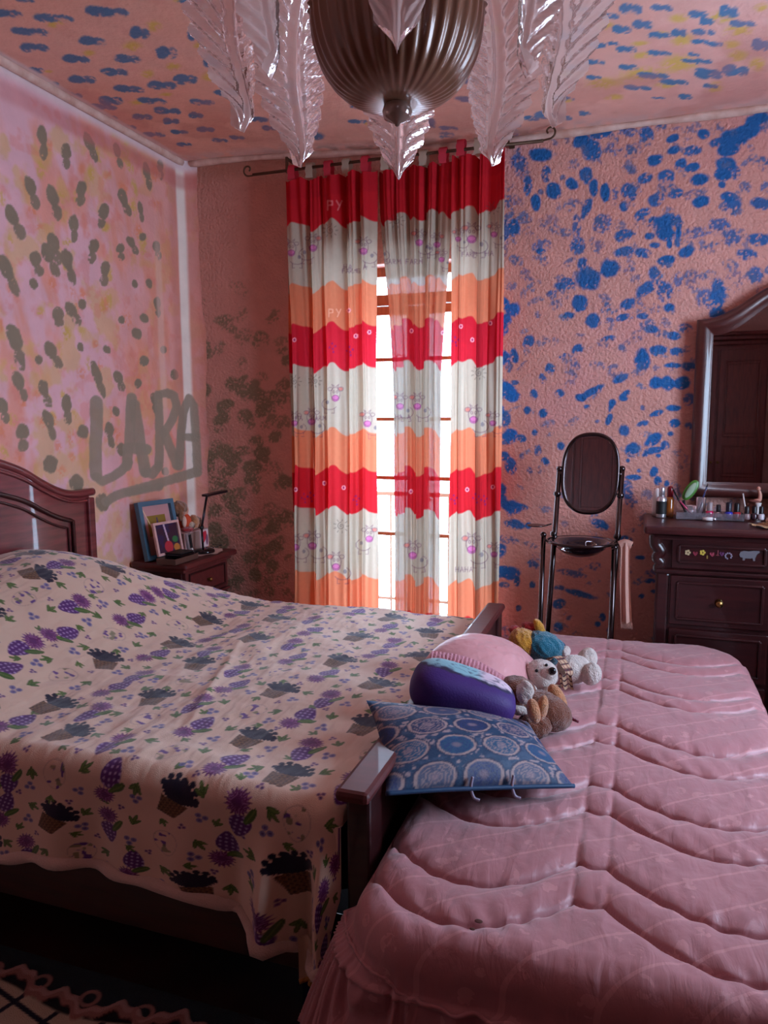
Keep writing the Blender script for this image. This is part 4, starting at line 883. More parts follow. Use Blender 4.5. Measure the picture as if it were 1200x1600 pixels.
tb = thing('teddy_bear', 'white teddy bear lying on its back with a tartan scarf, on the pink quilt', 'soft toy', P(880, 1060, QZ))
h = P(846, 1054, .66); bd = P(897, 1045, .635)
ellipsoid('body', bd, (.075, .058, .052), pwhite, tb, rot=along(h, bd), fuzz=.005)
hd = ellipsoid('head', h, (.058, .056, .054), pwhite, tb, fuzz=.004)
ellipsoid('muzzle', h+np.array([.026, -.030, .020]), (.030, .028, .024), pwhite, tb, fuzz=.002); nz_ = h+np.array([.042, -.050, .034]); ellipsoid('nose', nz_, (.014, .011, .014), black, tb, n=16)
for q in ((-.012, -.046, .028), (.020, -.030, .046)): ellipsoid('eye', h+np.array(q), (.006, .006, .006), black, tb, n=12)
for q in ((826, 1042, .665), (829, 1078, .63)): ellipsoid('ear', P(*q), (.022, .022, .018), pwhite, tb, fuzz=.002)
for q in ((918, 1029, .655), (924, 1053, .635)):
    ellipsoid('foot', P(*q), (.036, .032, .042), pwhite, tb, fuzz=.003, rot=R3(0, .4, 0)); ellipsoid('sole', P(q[0]+9, q[1]+1, q[2]), (.014, .022, .028), pcream, tb, n=16)
ellipsoid('arm', P(858, 1082, .62), (.018, .034, .02), pwhite, tb, fuzz=.003); ellipsoid('arm', P(884, 1018, .64), (.018, .034, .02), pwhite, tb, fuzz=.003)
tart = mat('tartan', vcol=True, rough=.9)
th = np.linspace(0, 2*PI, 90, endpoint=False)[:, None]; zz = np.linspace(-.024, .024, 22)[None, :]
Rn = along(h, bd); mid = h+(bd-h)*.42
loc = np.stack([zz+0*th, (.056+.004*np.sin(th*7))*np.cos(th)+0*zz, (.054+.004*np.sin(th*5))*np.sin(th)+0*zz], -1).reshape(-1, 3)
g1 = (th*1.0+0*zz).ravel()*.055; g2_ = (zz+0*th).ravel(); cc = np.tile(A((196, 160, 130)), (len(g1), 1))
blend(cc, ss(.3, .6, np.sin(g1*2*PI/.024)), A((60, 36, 44))); blend(cc, ss(.3, .6, np.sin(g2_*2*PI/.02))*.7, A((110, 40, 48)))
mesh_np('scarf', loc@Rn.T+mid, gfaces(90, 22, True), tart, tb, col=cc)
s1 = np.linspace(0, 1, 30)[:, None]; t1 = np.linspace(-1, 1, 20)[None, :]; st = P(884, 1056, .655)
Vs = np.stack([st[0]+.022*t1+.01*s1, st[1]-.03-.02*s1+.004*np.sin(t1*4), .672-.045*s1+.004*np.sin(t1*6)+0*t1], -1).reshape(-1, 3)
g1 = (s1*.06+0*t1).ravel(); g2_ = (t1*.024+0*s1).ravel(); cc = np.tile(A((196, 160, 130)), (len(g1), 1)); blend(cc, ss(.3, .6, np.sin(g1*2*PI/.02)), A((60, 36, 44))); blend(cc, ss(.3, .6, np.sin(g2_*2*PI/.02))*.7, A((110, 40, 48)))
mesh_np('scarf_end', Vs, gfaces(30, 20), tart, tb, col=cc)
br = thing('plush_dog', 'brown plush animal with white face fluff and tan paws, lying beside the blue cushion', 'soft toy', P(835, 1120, QZ))
h = P(806, 1085, .68); b2 = P(853, 1110, .635)
ellipsoid('body', b2, (.085, .062, .056), pbrown, br, rot=along(h, b2), fuzz=.005); ellipsoid('head', h, (.066, .061, .060), pbrown, br, fuzz=.005)
ellipsoid('face_fluff', P(820, 1082, .715), (.024, .022, .032), pwhite, br, fuzz=.010, fs=70); ellipsoid('ear', P(788, 1080, .68), (.022, .03, .044), pbrown, br, fuzz=.004); ellipsoid('collar_fluff', P(804, 1106, .655), (.05, .018, .014), pwhite, br, rot=R3(0, .3, 0), fuzz=.008, fs=60)
ellipsoid('paw', P(834, 1111, .695), (.020, .024, .038), ptan, br, rot=R3(0, -.25, 0)); ellipsoid('paw', P(847, 1106, .70), (.018, .024, .040), ptan, br, rot=R3(0, .15, 0))
ellipsoid('foot', P(871, 1092, .66), (.026, .022, .052), ptan, br, rot=R3(0, -.45, 0)); ellipsoid('leg', P(868, 1112, .62), (.035, .04, .035), pbrown, br, fuzz=.004)
tube('tail', bez([P(872, 1112, .60), P(886, 1119, .595), P(904, 1128, .588)], 8), np.linspace(.012, .004, 17), ppink, br)
ellipsoid('rear', P(836, 1132, .61), (.05, .045, .04), pbrown, br, fuzz=.005)
fs_ = thing('plush_bird', 'blue and yellow plush toy with red and yellow spikes, behind the white teddy bear', 'soft toy', P(838, 1020, QZ))
ellipsoid('body', P(851, 1012, .65), (.085, .065, .062), pteal, fs_, fuzz=.008, fs=120, rot=R3(0, .35, .2)); ellipsoid('head', P(820, 1004, .665), (.066, .06, .052), pyel, fs_, fuzz=.008, fs=120, rot=R3(0, .5, 0))
ellipsoid('nose', P(804, 984, .70), (.022, .02, .018), pred, fs_, fuzz=.003); ellipsoid('tail', P(876, 1014, .64), (.022, .02, .030), pnavy, fs_, fuzz=.003)
ellipsoid('crest', P(829, 980, .715), (.036, .022, .018), pred, fs_, rot=R3(0, .3, 0), fuzz=.003); ellipsoid('crest', P(843, 981, .72), (.018, .018, .040), pyel, fs_, rot=R3(0, -.5, 0), fuzz=.003)
ellipsoid('neck', P(833, 984, .70), (.045, .035, .020), plush('plush_green_teal', (24, 90, 110)), fs_, fuzz=.003)
ellipsoid('foot', P(832, 1030, .60), (.04, .03, .018), ppink, fs_, fuzz=.003); ellipsoid('belly', P(856, 1028, .60), (.055, .04, .022), pnavy, fs_, fuzz=.003)

# ------------------------------------------------------------------ nightstand
NX, NY0, NY1, NZ = .37, 3.36, 3.91, .79
ns = thing('nightstand', 'mahogany nightstand with two drawers in the corner beside the double bed', 'nightstand', (.18, 3.63, 0))
box('top', (NX/2+.005, (NY0+NY1)/2, NZ-.018), (NX-.01, NY1-NY0, .034), wood_m, ns, bev=.012)
box('top_moulding', (NX/2-.005, (NY0+NY1)/2, NZ-.045), (NX-.05, NY1-NY0-.05, .02), wood_m, ns, bev=.005)
box('body', (NX/2-.02, (NY0+NY1)/2, .40), (NX-.08, NY1-NY0-.08, .69), wood_d, ns, bev=.004)
for zc_ in (.655, .46):
    d = box('drawer', (NX-.052, (NY0+NY1)/2, zc_), (.022, NY1-NY0-.11, .165), wood_m, ns, bev=.004)
    boxes('drawer_moulding', [((NX-.038, (NY0+NY1)/2, zc_+.06), (.012, NY1-NY0-.17, .012)), ((NX-.038, (NY0+NY1)/2, zc_-.06), (.012, NY1-NY0-.17, .012)), ((NX-.038, NY0+.09, zc_), (.012, .012, .12)), ((NX-.038, NY1-.09, zc_), (.012, .012, .12))], wood_d, d, bev=.003)
    lathe('knob', [(0, .03), (.008, .03), (.013, .024), (.012, .016), (.006, .01), (.006, 0)], (NX-.042, (NY0+NY1)/2, zc_), brass, d, n=20, rot=R3(0, PI/2, 0))
    box('drawer_ledge', (NX-.048, (NY0+NY1)/2, zc_-.098), (.03, NY1-NY0-.07, .014), wood_m, ns, bev=.004)
for yy in (NY0+.06, NY1-.06):
    for xx in (.06, NX-.09): box('foot', (xx, yy, .03), (.05, .05, .06), wood_d, ns)
# framed pictures
def quad_frame(t, name, c0, uax, vax, w_, h_, bw, dp, M):
    """four mitred bars round an opening; c0 lower-left corner"""
    uax, vax = np.array(uax, float), np.array(vax, float); nrm = np.cross(uax, vax)
    o_ = [(0, 0), (w_, 0), (w_, h_), (0, h_)]; i_ = [(bw, bw), (w_-bw, bw), (w_-bw, h_-bw), (bw, h_-bw)]
    V = []
    for dd in (0, dp):
        for q in o_+i_: V.append(c0+uax*q[0]+vax*q[1]+nrm*dd)
    F_ = []
    for k in range(4):
        k2 = (k+1) % 4; F_ += [(8+k, 8+k2, 12+k2, 12+k), (k, 4+k, 4+k2, k2), (k, k2, 8+k2, 8+k), (4+k, 12+k, 12+k2, 4+k2)]
    return mesh_np(name, np.array(V), np.array(F_), M, t, smooth=False)
def panel(t, name, c0, uax, vax, u0, u1, v0, v1, dd, M, colf=None, n=60):
    uax, vax = np.array(uax, float), np.array(vax, float); nrm = np.cross(uax, vax)
    U, V_ = np.meshgrid(np.linspace(u0, u1, n), np.linspace(v0, v1, n), indexing='ij')
    P0 = c0+U.reshape(-1, 1)*uax+V_.reshape(-1, 1)*vax+nrm*dd
    V = np.concatenate([P0, P0-nrm*.003]); f = gfaces(n, n); k = n*n
    c = None
    if colf is not None:
        c = colf((U.ravel()-u0)/(u1-u0), (V_.ravel()-v0)/(v1-v0)); c = np.concatenate([c, c])
    return mesh_np(name, V, np.concatenate([f, f[:, ::-1]+k]), M, t, col=c, smooth=False)
bluefr = mat('blue_frame', (72, 108, 130), .5, noise=.1); printed = mat('printed_paper', vcol=True, rough=.45)
fr = thing('picture_frame', 'large blue picture frame leaning on the wall, on the nightstand', 'picture frame', (.1, 3.4, NZ))
c0 = np.array([.10, 3.37, NZ]); ua = np.array([.16, .9871, 0]); ua /= np.linalg.norm(ua); va = np.array([-.20, .0, .98]); va -= ua*(va@ua); va /= np.linalg.norm(va)
def mat_print(u, v):
    c = np.tile(A((206, 150, 150)), (len(u), 1)); ins = (u > .2) & (u < .8) & (v > .38) & (v < .78); c[ins] = A((150, 118, 44))
    tw = ins & (np.abs(u-.52) < .02+.14*np.clip(.7-v, 0, 1)) & (v < .74); c[tw] = A((92, 62, 110))
    blend(c, ss(.006, .003, seg_dist(u, v, [(.08, .98), (.38, .42)])-.008), A((240, 210, 170))); return c
FW_, FH_ = .27, .33
quad_frame(fr, 'frame', c0, ua, va, FW_, FH_, .026, .03, bluefr); panel(fr, 'mounted_print', c0, ua, va, .02, FW_-.02, .02, FH_-.02, .008, printed, mat_print, n=110)
panel(fr, 'frame_back', c0, ua, va, .01, FW_-.01, .01, FH_-.01, -.002, blackm, None, n=3)
f2 = thing('photo_frame', 'small pale photo frame standing before the large blue frame', 'photo frame', (.16, 3.42, NZ))
c2 = np.array([.19, 3.36, NZ+.035]); whitefr = mat('whitewashed_frame', (214, 168, 160), .5, noise=.15, nscale=30)
def photo(u, v):
    c = np.tile(A((52, 20, 44)), (len(u), 1)); blend(c, ss(.5, .7, fbm(u, v, 4, 77)), A((38, 26, 74))); blend(c, (np.abs(u-.5+.15*(v-.5)) < .035)*ss(.3, .4, v)*1.0, A((196, 170, 190)))
    blend(c, (1-ss(.8, 1, np.hypot((u-.5)/.2, (v-.2)/.22))), A((186, 40, 56))); blend(c, (1-ss(.8, 1, np.hypot((u-.82)/.14, (v-.42)/.12))), A((44, 112, 60))); blend(c, (1-ss(.8, 1, np.hypot((u-.84)/.15, (v-.14)/.14))), A((190, 120, 50))); return c
quad_frame(f2, 'frame', c2, ua, va, .195, .185, .014, .014, whitefr); panel(f2, 'photograph', c2, ua, va, .01, .185, .01, .175, .004, printed, photo, n=70)
panel(f2, 'frame_back', c2, ua, va, .005, .19, .005, .18, -.001, blackm, None, n=3)
# dark tray in front
tr_ = thing('tray', 'dark curved tray holding black case, in front of the photo frames', 'tray', (.25, 3.42, NZ))
trm = mat('tray_brown', (88, 62, 54), .35)
bm = bmesh.new()
for (c_, s_, r_) in [((.265, 3.44, NZ+.004), (.12, .22, .006), 0), ((.325, 3.44, NZ+.018), (.005, .22, .030), 0), ((.265, 3.332, NZ+.018), (.12, .005, .030), 0), ((.265, 3.548, NZ+.018), (.12, .005, .030), 0), ((.207, 3.44, NZ+.018), (.005, .22, .030), 0)]: bm_box(bm, c_, s_, .002)
from_bm('tray_body', bm, trm, tr_)
pc_ = thing('phone_case', 'black glossy case lying in the dark tray', 'case', (.26, 3.46, NZ+.01)); box('case_body', (.265, 3.465, NZ+.028), (.10, .13, .036), black, pc_, bev=.006); box('case_lid', (.265, 3.465, NZ+.05), (.102, .132, .006), blackm, pc_, bev=.002)
rc_ = thing('travel_clock', 'slim silver standing clock beside the desk lamp', 'clock', (.24, 3.57, NZ))
box('body', (.235, 3.60, NZ+.068), (.018, .052, .135), silver, rc_, bev=.005, rot=R3(0, -.12, .25)); box('display', (.247, 3.60, NZ+.088), (.006, .026, .075), blackm, rc_, bev=.001, rot=R3(0, -.12, .25)); box('buttons', (.252, 3.605, NZ+.035), (.006, .022, .022), white, rc_, bev=.002, rot=R3(0, -.12, .25))
# doily, box with heart, doll, lamp
lacem = mat('doily_lace', (222, 186, 172), .9, bump=1, bscale=160, bdist=.006)
th = np.linspace(0, 2*PI, 120, endpoint=False)[:, None]; rr_ = np.linspace(0, 1, 14)[None, :]; rad = (.15+.006*np.abs(np.sin(th*14)))*rr_
V = np.stack([.20+rad*np.cos(th)*.95, 3.735+rad*np.sin(th)*1.0, NZ+.003+.003*np.sin(th*9)*rr_**3+0*rad], -1).reshape(-1, 3)
o = mesh_np('doily', V, gfaces(120, 14, True), lacem); tag(o, 'cream lace doily on the nightstand under the lamp', 'doily')
hbx = thing('gift_box', 'pale box with a red heart on its end, behind the desk lamp', 'box', (.12, 3.78, NZ))
box('box_body', (.105, 3.76, NZ+.066), (.15, .26, .115), mat('box_grey', (186, 152, 148), .6), hbx, bev=.003)
def heart_col(u, v):
    c = np.tile(A((232, 214, 214)), (len(u), 1)); x = (u-.42)/.42; y = (v-.55)/.42
    blend(c, ((x*x+y*y-.55)**3-x*x*y**3 < 0)*1.0, A((204, 44, 66))); blend(c, (1-ss(.8, 1, np.hypot((u-.82)/.16, (v-.4)/.36))), A((130, 84, 110))); return c
panel(hbx, 'heart_label', np.array([.183, 3.80, NZ+.012]), (0, 1, 0), (0, 0, 1), 0, .085, 0, .105, 0, printed, heart_col, n=60)
panel(hbx, 'box_end', np.array([.184, 3.665, NZ+.012]), (0, 1, 0), (0, 0, 1), 0, .12, 0, .105, 0, mat('box_front', (150, 118, 108), .5), None, n=3)
dl = thing('rag_doll', 'small plush doll with brown hair and orange jacket sitting on the box', 'doll', (.1, 3.74, NZ+.124)); z0 = NZ+.124
ellipsoid('body', (.12, 3.735, z0+.055), (.04, .04, .05), mat('orange_cloth', (212, 76, 40), .8, bump=.5, bscale=90), dl); ellipsoid('head', (.11, 3.73, z0+.125), (.036, .036, .038), mat('doll_face', (222, 166, 140), .7), dl)
ellipsoid('hair', (.10, 3.715, z0+.135), (.045, .05, .045), plush('doll_hair', (150, 100, 70)), dl, fuzz=.008); ellipsoid('hair', (.125, 3.695, z0+.10), (.016, .02, .035), plush('doll_hair', (150, 100, 70)), dl, fuzz=.005)
ellipsoid('leg', (.15, 3.715, z0+.012), (.035, .04, .016), pred, dl); ellipsoid('shoe', (.16, 3.745, z0+.035), (.022, .022, .020), pcream, dl); ellipsoid('arm', (.14, 3.70, z0+.06), (.014, .016, .034), mat('doll_sleeve', (226, 190, 170), .8), dl)
bt_ = thing('teddy_bear', 'tiny tan teddy beside the doll on the box', 'soft toy', (.11, 3.82, z0)); ellipsoid('body', (.13, 3.815, z0+.042), (.032, .034, .044), ptan, bt_, fuzz=.004); ellipsoid('head', (.13, 3.845, z0+.055), (.018, .020, .018), pbrown, bt_, fuzz=.003)
fg = thing('figurine', 'tiny brown figurine at the far end of the box', 'figurine', (.14, 3.872, z0)); lathe('figure', [(0, 0), (.018, 0), (.02, .01), (.012, .02), (.014, .03), (.009, .042), (.006, .05), (.003, .062), (0, .064)], (.14, 3.872, z0), mat('resin_brown', (122, 66, 44), .5), fg, n=18)
dk = thing('desk_lamp', 'thin black desk lamp with a folding double arm and flat head', 'lamp', (.27, 3.70, NZ))
gun = mat('gunmetal', (70, 60, 66), .3, metal=.9)
lathe('base', [(0, 0), (.062, 0), (.064, .008), (.058, .018), (.03, .024), (0, .025)], (.265, 3.705, NZ+.006), black, dk, n=40)
for o_ in (-.006, .006):
    tube('lower_arm', [(.262, 3.70+o_, NZ+.028), (.245, 3.72+o_, NZ+.15)], .0035, gun, dk); tube('upper_arm', [(.245, 3.72+o_, NZ+.15), (.235, 3.80+o_, NZ+.325)], .004, gun, dk)
ellipsoid('joint', (.245, 3.72, NZ+.15), (.012, .016, .012), blackm, dk, n=14)
box('lamp_head', (.27, 3.835, NZ+.343), (.05, .17, .014), gun, dk, bev=.005, rot=R3(.08, 0, -.25))
gl = thing('eyeglasses', 'dark thin eyeglasses lying on the doily', 'glasses', (.27, 3.82, NZ+.012))
for k_ in (0, 1): tube('rim', [(.285+.016*math.cos(q), 3.80+k_*.045+.02*math.sin(q), NZ+.024+.004*math.cos(q)) for q in np.linspace(0, 2*PI, 24, endpoint=False)], .0016, blackm, gl, n=6, closed=True)
tube('temple', [(.285, 3.78, NZ+.026), (.22, 3.775, NZ+.022)], .0016, blackm, gl, n=6); tube('temple', [(.285, 3.868, NZ+.026), (.22, 3.872, NZ+.022)], .0016, blackm, gl, n=6)

# ------------------------------------------------------------------ dresser
DX_, DY, DZT = 2.70, 3.53, 1.08
dz = thing('dresser', 'dark mahogany dresser with stickers on its top drawer, against the blue wall', 'dresser', (3.3, 3.8, 0))
DXR = 3.95; dcx = (DX_+DXR)/2
box('top', (dcx, (DY+YB)/2-.005, DZT-.02), (DXR-DX_, YB-DY-.01, .036), wood_t, dz, bev=.014)
box('top_moulding', (dcx, (DY+YB)/2+.01, DZT-.053), (DXR-DX_-.07, YB-DY-.06, .028), wood_d, dz, bev=.008)
box('body', (dcx, 3.80, .53), (DXR-DX_-.15, .42, .98), wood_d, dz, bev=.004)
for xx in (DX_+.09, DXR-.09):
    box('pilaster', (xx, 3.60, .46), (.06, .04, .80), wood_d, dz, bev=.012)
bk = []
for sgx, xx in ((1, DX_+.055), (-1, DXR-.055)):
    pr_ = bez([(0, 0, 1.03), (sgx*-.0, 0, .99), (sgx*.022, 0, .955), (sgx*.006, 0, .925), (sgx*.026, 0, .90), (sgx*.010, 0, .875), (sgx*.03, 0, .85)], 6)
    pts = [(xx+p_[0], 3.60, p_[2]) for p_ in pr_]; tube('corbel', pts, np.linspace(.032, .018, len(pts)), wood_d, dz, n=10)
box('waist_moulding', (dcx, 3.79, .868), (DXR-DX_-.115, .44, .02), wood_d, dz, bev=.006)
X0d = DX_+.125
def drawer(x0, x1, z0_, z1_, knob=True):
    d = box('drawer', ((x0+x1)/2, 3.583, (z0_+z1_)/2), (x1-x0, .02, z1_-z0_), wood_d, dz, bev=.004)
    i = .03; boxes('drawer_moulding', [(((x0+x1)/2, 3.572, z1_-i), (x1-x0-2*i, .014, .012)), (((x0+x1)/2, 3.572, z0_+i), (x1-x0-2*i, .014, .012)), ((x0+i, 3.572, (z0_+z1_)/2), (.012, .014, z1_-z0_-2*i)), ((x1-i, 3.572, (z0_+z1_)/2), (.012, .014, z1_-z0_-2*i))], wood_d, d, bev=.004)
    if knob: lathe('knob', [(0, .035), (.012, .033), (.017, .026), (.012, .016), (.008, .01), (.018, .002), (.018, 0)], ((x0+x1)/2, 3.574, (z0_+z1_)/2), brass, d, n=20, rot=R3(PI/2, 0, 0))
    return d
td = drawer(X0d, 3.24, .885, 1.02, False); drawer(3.26, DXR-.125, .885, 1.02, True)
for z0_, z1_ in ((.62, .85), (.37, .60), (.12, .35)): drawer(X0d+.0, 3.24, z0_, z1_); drawer(3.26, DXR-.125, z0_, z1_)
box('plinth', (dcx, 3.79, .05), (DXR-DX_-.11, .44, .09), wood_d, dz, bev=.006)
# stickers
ST = [('flower', 2.893, (206, 190, 150)), ('heart', 2.925, (150, 50, 70)), ('flower', 2.955, (212, 196, 90)), ('leaf', 2.975, (150, 120, 60)), ('heart', 2.995, (160, 60, 80)), ('bar', 3.018, (120, 50, 60)), ('heart', 3.035, (110, 50, 100)), ('ring', 3.062, (150, 140, 160))]
for kd, xx, cc in ST:
    M_ = mat('sticker_'+kd, cc, .5); zc_ = .958+.006*math.sin(xx*90); bm = bmesh.new()
    if kd == 'flower':
        for q in range(5): bm_box(bm, (xx+.008*math.cos(q*1.257), 3.5725, zc_+.008*math.sin(q*1.257)), (.010, .002, .010), .003)
    elif kd == 'heart': bm_box(bm, (xx, 3.5725, zc_), (.013, .002, .013), .002, R3(0, PI/4, 0)); bm_box(bm, (xx-.005, 3.5725, zc_+.006), (.011, .002, .011), .004); bm_box(bm, (xx+.005, 3.5725, zc_+.006), (.011, .002, .011), .004)
    elif kd == 'ring':
        for q in range(10):
            if q != 8: bm_box(bm, (xx+.013*math.cos(q*.628), 3.5725, zc_+.013*math.sin(q*.628)), (.007, .002, .007), .002)
    elif kd == 'bar': bm_box(bm, (xx, 3.5725, zc_), (.005, .002, .026), .001); bm_box(bm, (xx, 3.5725, zc_-.01), (.012, .002, .005), .001)
    else: bm_box(bm, (xx, 3.5725, zc_-.01), (.008, .002, .016), .003)
    from_bm('sticker', bm, M_, dz)
shp = [(0, 8), (2, 14), (8, 17), (18, 16), (26, 18), (32, 20), (38, 18), (39, 14), (35, 12), (33, 8), (31, 2), (31, -4), (27, -4), (26, 2), (22, 1), (12, 1), (11, -4), (7, -4), (7, 2), (2, 3)]
bm = bmesh.new(); vs = [bm.verts.new((3.105+x*.0021, 3.5722, .945+z*.0021)) for x, z in shp]; fc = bm.faces.new(vs); r = bmesh.ops.extrude_face_region(bm, geom=[fc]); bmesh.ops.translate(bm, vec=(0, -.002, 0), verts=[g for g in r['geom'] if isinstance(g, bmesh.types.BMVert)]); bmesh.ops.recalc_face_normals(bm, faces=bm.faces)
tag(from_bm('sheep_sticker', bm, mat('sticker_sheep', (104, 100, 106), .6), dz), 'grey sheep shape')
# mirror above the dresser
mirm = mat('mirror_glass', (228, 222, 224), .015, metal=1.0)
mr = thing('dresser_mirror', 'tall arched mirror in a moulded mahogany frame standing on the dresser', 'mirror', (3.33, 4.0, 1.2))
MX0, MX1 = 2.915, 3.745; mc = (MX0+MX1)/2; zb = 1.175; ztop = 2.045
def outline(ins):
    x0 = MX0+ins; x1 = MX1-ins; hw = (x1-x0)/2; pts = []
    for i in range(61):
        q = -1+2*i/60; h_ = .17*(.5+.5*math.cos(PI*q))**1.15; pts.append((mc+q*hw, ztop-ins+h_+.0*q))
    return [(x0, zb+ins)]+pts+[(x1, zb+ins)]
prof = [(0, .0), (0, .035), (.008, .048), (.03, .05), (.05, .040), (.062, .026), (.072, .024), (.078, .018)]
rows = []
for ins, d_ in prof: rows.append([(x, 4.02-d_, z) for x, z in outline(ins)]+[(mc, 4.02-d_, zb+ins)])
Rw = np.array(rows); k1, k2 = Rw.shape[:2]
ii, jj = np.meshgrid(np.arange(k1-1), np.arange(k2), indexing='ij'); f = np.stack([ii*k2+jj, ii*k2+(jj+1) % k2, (ii+1)*k2+(jj+1) % k2, (ii+1)*k2+jj], -1).reshape(-1, 4)
mesh_np('mirror_frame', Rw.reshape(-1, 3), f, mat('mirror_frame_wood', (78, 34, 28), .3, coat=.4, grain=(70, 28, 26), nscale=8, stretch=(2, 2, 9)), mr, smooth=True)
bm = bmesh.new(); vs = [bm.verts.new((x, 4.00, z)) for x, z in outline(.075)]; fc = bm.faces.new(vs); r = bmesh.ops.extrude_face_region(bm, geom=[fc]); bmesh.ops.translate(bm, vec=(0, .006, 0), verts=[g for g in r['geom'] if isinstance(g, bmesh.types.BMVert)]); bmesh.ops.recalc_face_normals(bm, faces=bm.faces)
from_bm('mirror_glass', bm, mirm, mr)
bm = bmesh.new(); vs = [bm.verts.new((x, 4.012, z)) for x, z in outline(.01)]; fc = bm.faces.new(vs); r = bmesh.ops.extrude_face_region(bm, geom=[fc]); bmesh.ops.translate(bm, vec=(0, .02, 0), verts=[g for g in r['geom'] if isinstance(g, bmesh.types.BMVert)]); bmesh.ops.recalc_face_normals(bm, faces=bm.faces)
from_bm('mirror_back', bm, wood_d, mr)
for xx in (MX0+.06, MX1-.06): box('mirror_post', (xx, 4.015, 1.13), (.04, .03, .11), wood_d, mr)
# ------------------------------------------------------------------ things on the dresser
T = DZT
def bottle(name, label, cat, x, y, prof, M, capprof, capM, group=None, label_part=None, capname='cap'):
    t = thing(name, label, cat, (x, y, T), group); lathe('bottle_body', prof, (x, y, T), M, t, n=24)
    if capprof: lathe(capname, capprof, (x, y, T), capM, t, n=20)
    if label_part: lathe('paper_label', [(label_part[0], label_part[1]), (label_part[0], label_part[2])], (x, y, T), label_part[3], t, n=24)
    return t
bottle('lotion_bottle', 'white plastic bottle at the left end of the dresser, mostly behind the silver can', 'bottle', 2.762, 3.93, [(0, 0), (.022, 0), (.024, .03), (.022, .10), (.014, .135), (0, .14)], white, None, None)
bottle('spray_can', 'silver spray bottle with a dark label at the left end of the dresser', 'bottle', 2.782, 3.87, [(0, 0), (.023, 0), (.024, .005), (.024, .09), (.020, .10), (.016, .104), (0, .104)], silver, [(0, .104), (.0145, .104), (.0145, .145), (.012, .15), (0, .152)], silver, label_part=(.0246, .018, .082, blackm))
bottle('oil_bottle', 'amber glass bottle with a dark red cap beside the silver spray bottle', 'bottle', 2.822, 3.91, [(0, 0), (.019, 0), (.020, .01), (.020, .085), (.014, .10), (0, .102)], mat('amber_glass', (150, 80, 30), .12, coat=.6), [(0, .10), (.015, .10), (.015, .14), (.010, .152), (0, .154)], mat('dark_red_cap', (120, 16, 28), .3))
clear = mat('clear_acrylic', (214, 206, 214), .08, trans=.85)
cp = thing('acrylic_cup', 'clear plastic cup holding the green hairbrush', 'cup', (2.915, 3.90, T)); lathe('cup', [(.0, .003), (.026, .003), (.028, .06), (.030, .06), (.028, .0), (0, 0)], (2.915, 3.90, T), clear, cp, n=28)
lathe('cup', [(.0, .003), (.016, .003), (.02, .10), (.022, .10), (.018, .0), (0, 0)], (2.965, 3.93, T), clear, cp, n=24)
hbr = thing('hairbrush', 'green oval hairbrush standing in the clear cup', 'brush', (2.905, 3.90, T+.01)); grn = mat('green_plastic', (70, 120, 40), .3)
Rb = R3(PI/2-.1, .5, 0)
ellipsoid('brush_head', (2.915, 3.915, T+.135), (.026, .056, .008), grn, hbr, rot=R3(PI/2-.1, .55, 0)@Matrix.Identity(3), p=.9); ellipsoid('bristle_pad', (2.914, 3.905, T+.135), (.015, .044, .006), mat('bristle_pad', (150, 170, 140), .7), hbr, rot=R3(PI/2-.1, .55, 0))
tube('brush_handle', [(2.885, 3.91, T+.085), (2.895, 3.90, T+.01)], .007, blackm, hbr)
for (nm, lb, p0, p1, rr1, M_) in [('comb', 'dark pointed comb leaning left out of the clear cup', (2.90, 3.885, T+.02), (2.835, 3.88, T+.135), .004, blackm), ('makeup_brush', 'pink makeup brush leaning in the clear cup', (2.93, 3.88, T+.01), (2.865, 3.875, T+.085), .004, mat('pink_stick', (196, 70, 110), .4)), ('eyeliner_pencil', 'dark pencil leaning right beside the mirror frame', (2.95, 3.93, T+.01), (2.99, 3.94, T+.15), .004, pnavy)]:
    t = thing(nm, lb, nm.replace('_', ' '), p0); tube('stick', [p0, p1], rr1, M_, t, n=8); tube('tip', [p1, tuple(np.array(p1)+(np.array(p1)-np.array(p0))*.12)], rr1*.7, steel, t, n=8)
og = thing('acrylic_organizer', 'clear plastic organizer tray with compartments along the dresser top', 'organizer', (3.03, 3.87, T))
boxes('tray', [((3.00, 3.87, T+.003), (.30, .10, .004)), ((3.00, 3.822, T+.018), (.30, .003, .032)), ((3.00, 3.918, T+.018), (.30, .003, .032))]+[((xx, 3.87, T+.018), (.003, .094, .032)) for xx in (2.851, 2.90, 2.95, 3.0, 3.07, 3.12, 3.149)], clear, og, bev=0)
def nail(x, y, c, capc, lb, s=1.0):
    t = thing('nail_polish', lb, 'nail polish', (x, y, T+.006), 'nail polish bottles in the clear organizer'); Z0 = T+.006
    lathe('glass', [(0, 0), (.0135*s, 0), (.015*s, .004), (.015*s, .024*s), (.008*s, .03*s), (0, .03*s)], (x, y, Z0), mat('polish', c, .15, coat=.6), t, n=16); lathe('cap', [(.0105*s, .028*s), (.0105*s, .060*s), (.007*s, .064*s), (0, .064*s)], (x, y, Z0), mat('polish_cap', capc, .35), t, n=16)
nail(3.005, 3.90, (206, 30, 90), (160, 140, 140), 'magenta nail polish with a see-through cap', 1.15); nail(3.043, 3.895, (170, 150, 150), (30, 26, 36), 'pale grey nail polish with a black cap, behind the white tube')
nail(3.085, 3.86, (24, 40, 170), (20, 20, 40), 'royal blue nail polish with a black cap', 1.25); nail(3.122, 3.87, (170, 30, 40), (24, 16, 20), 'red nail polish with a black cap', 1.2)
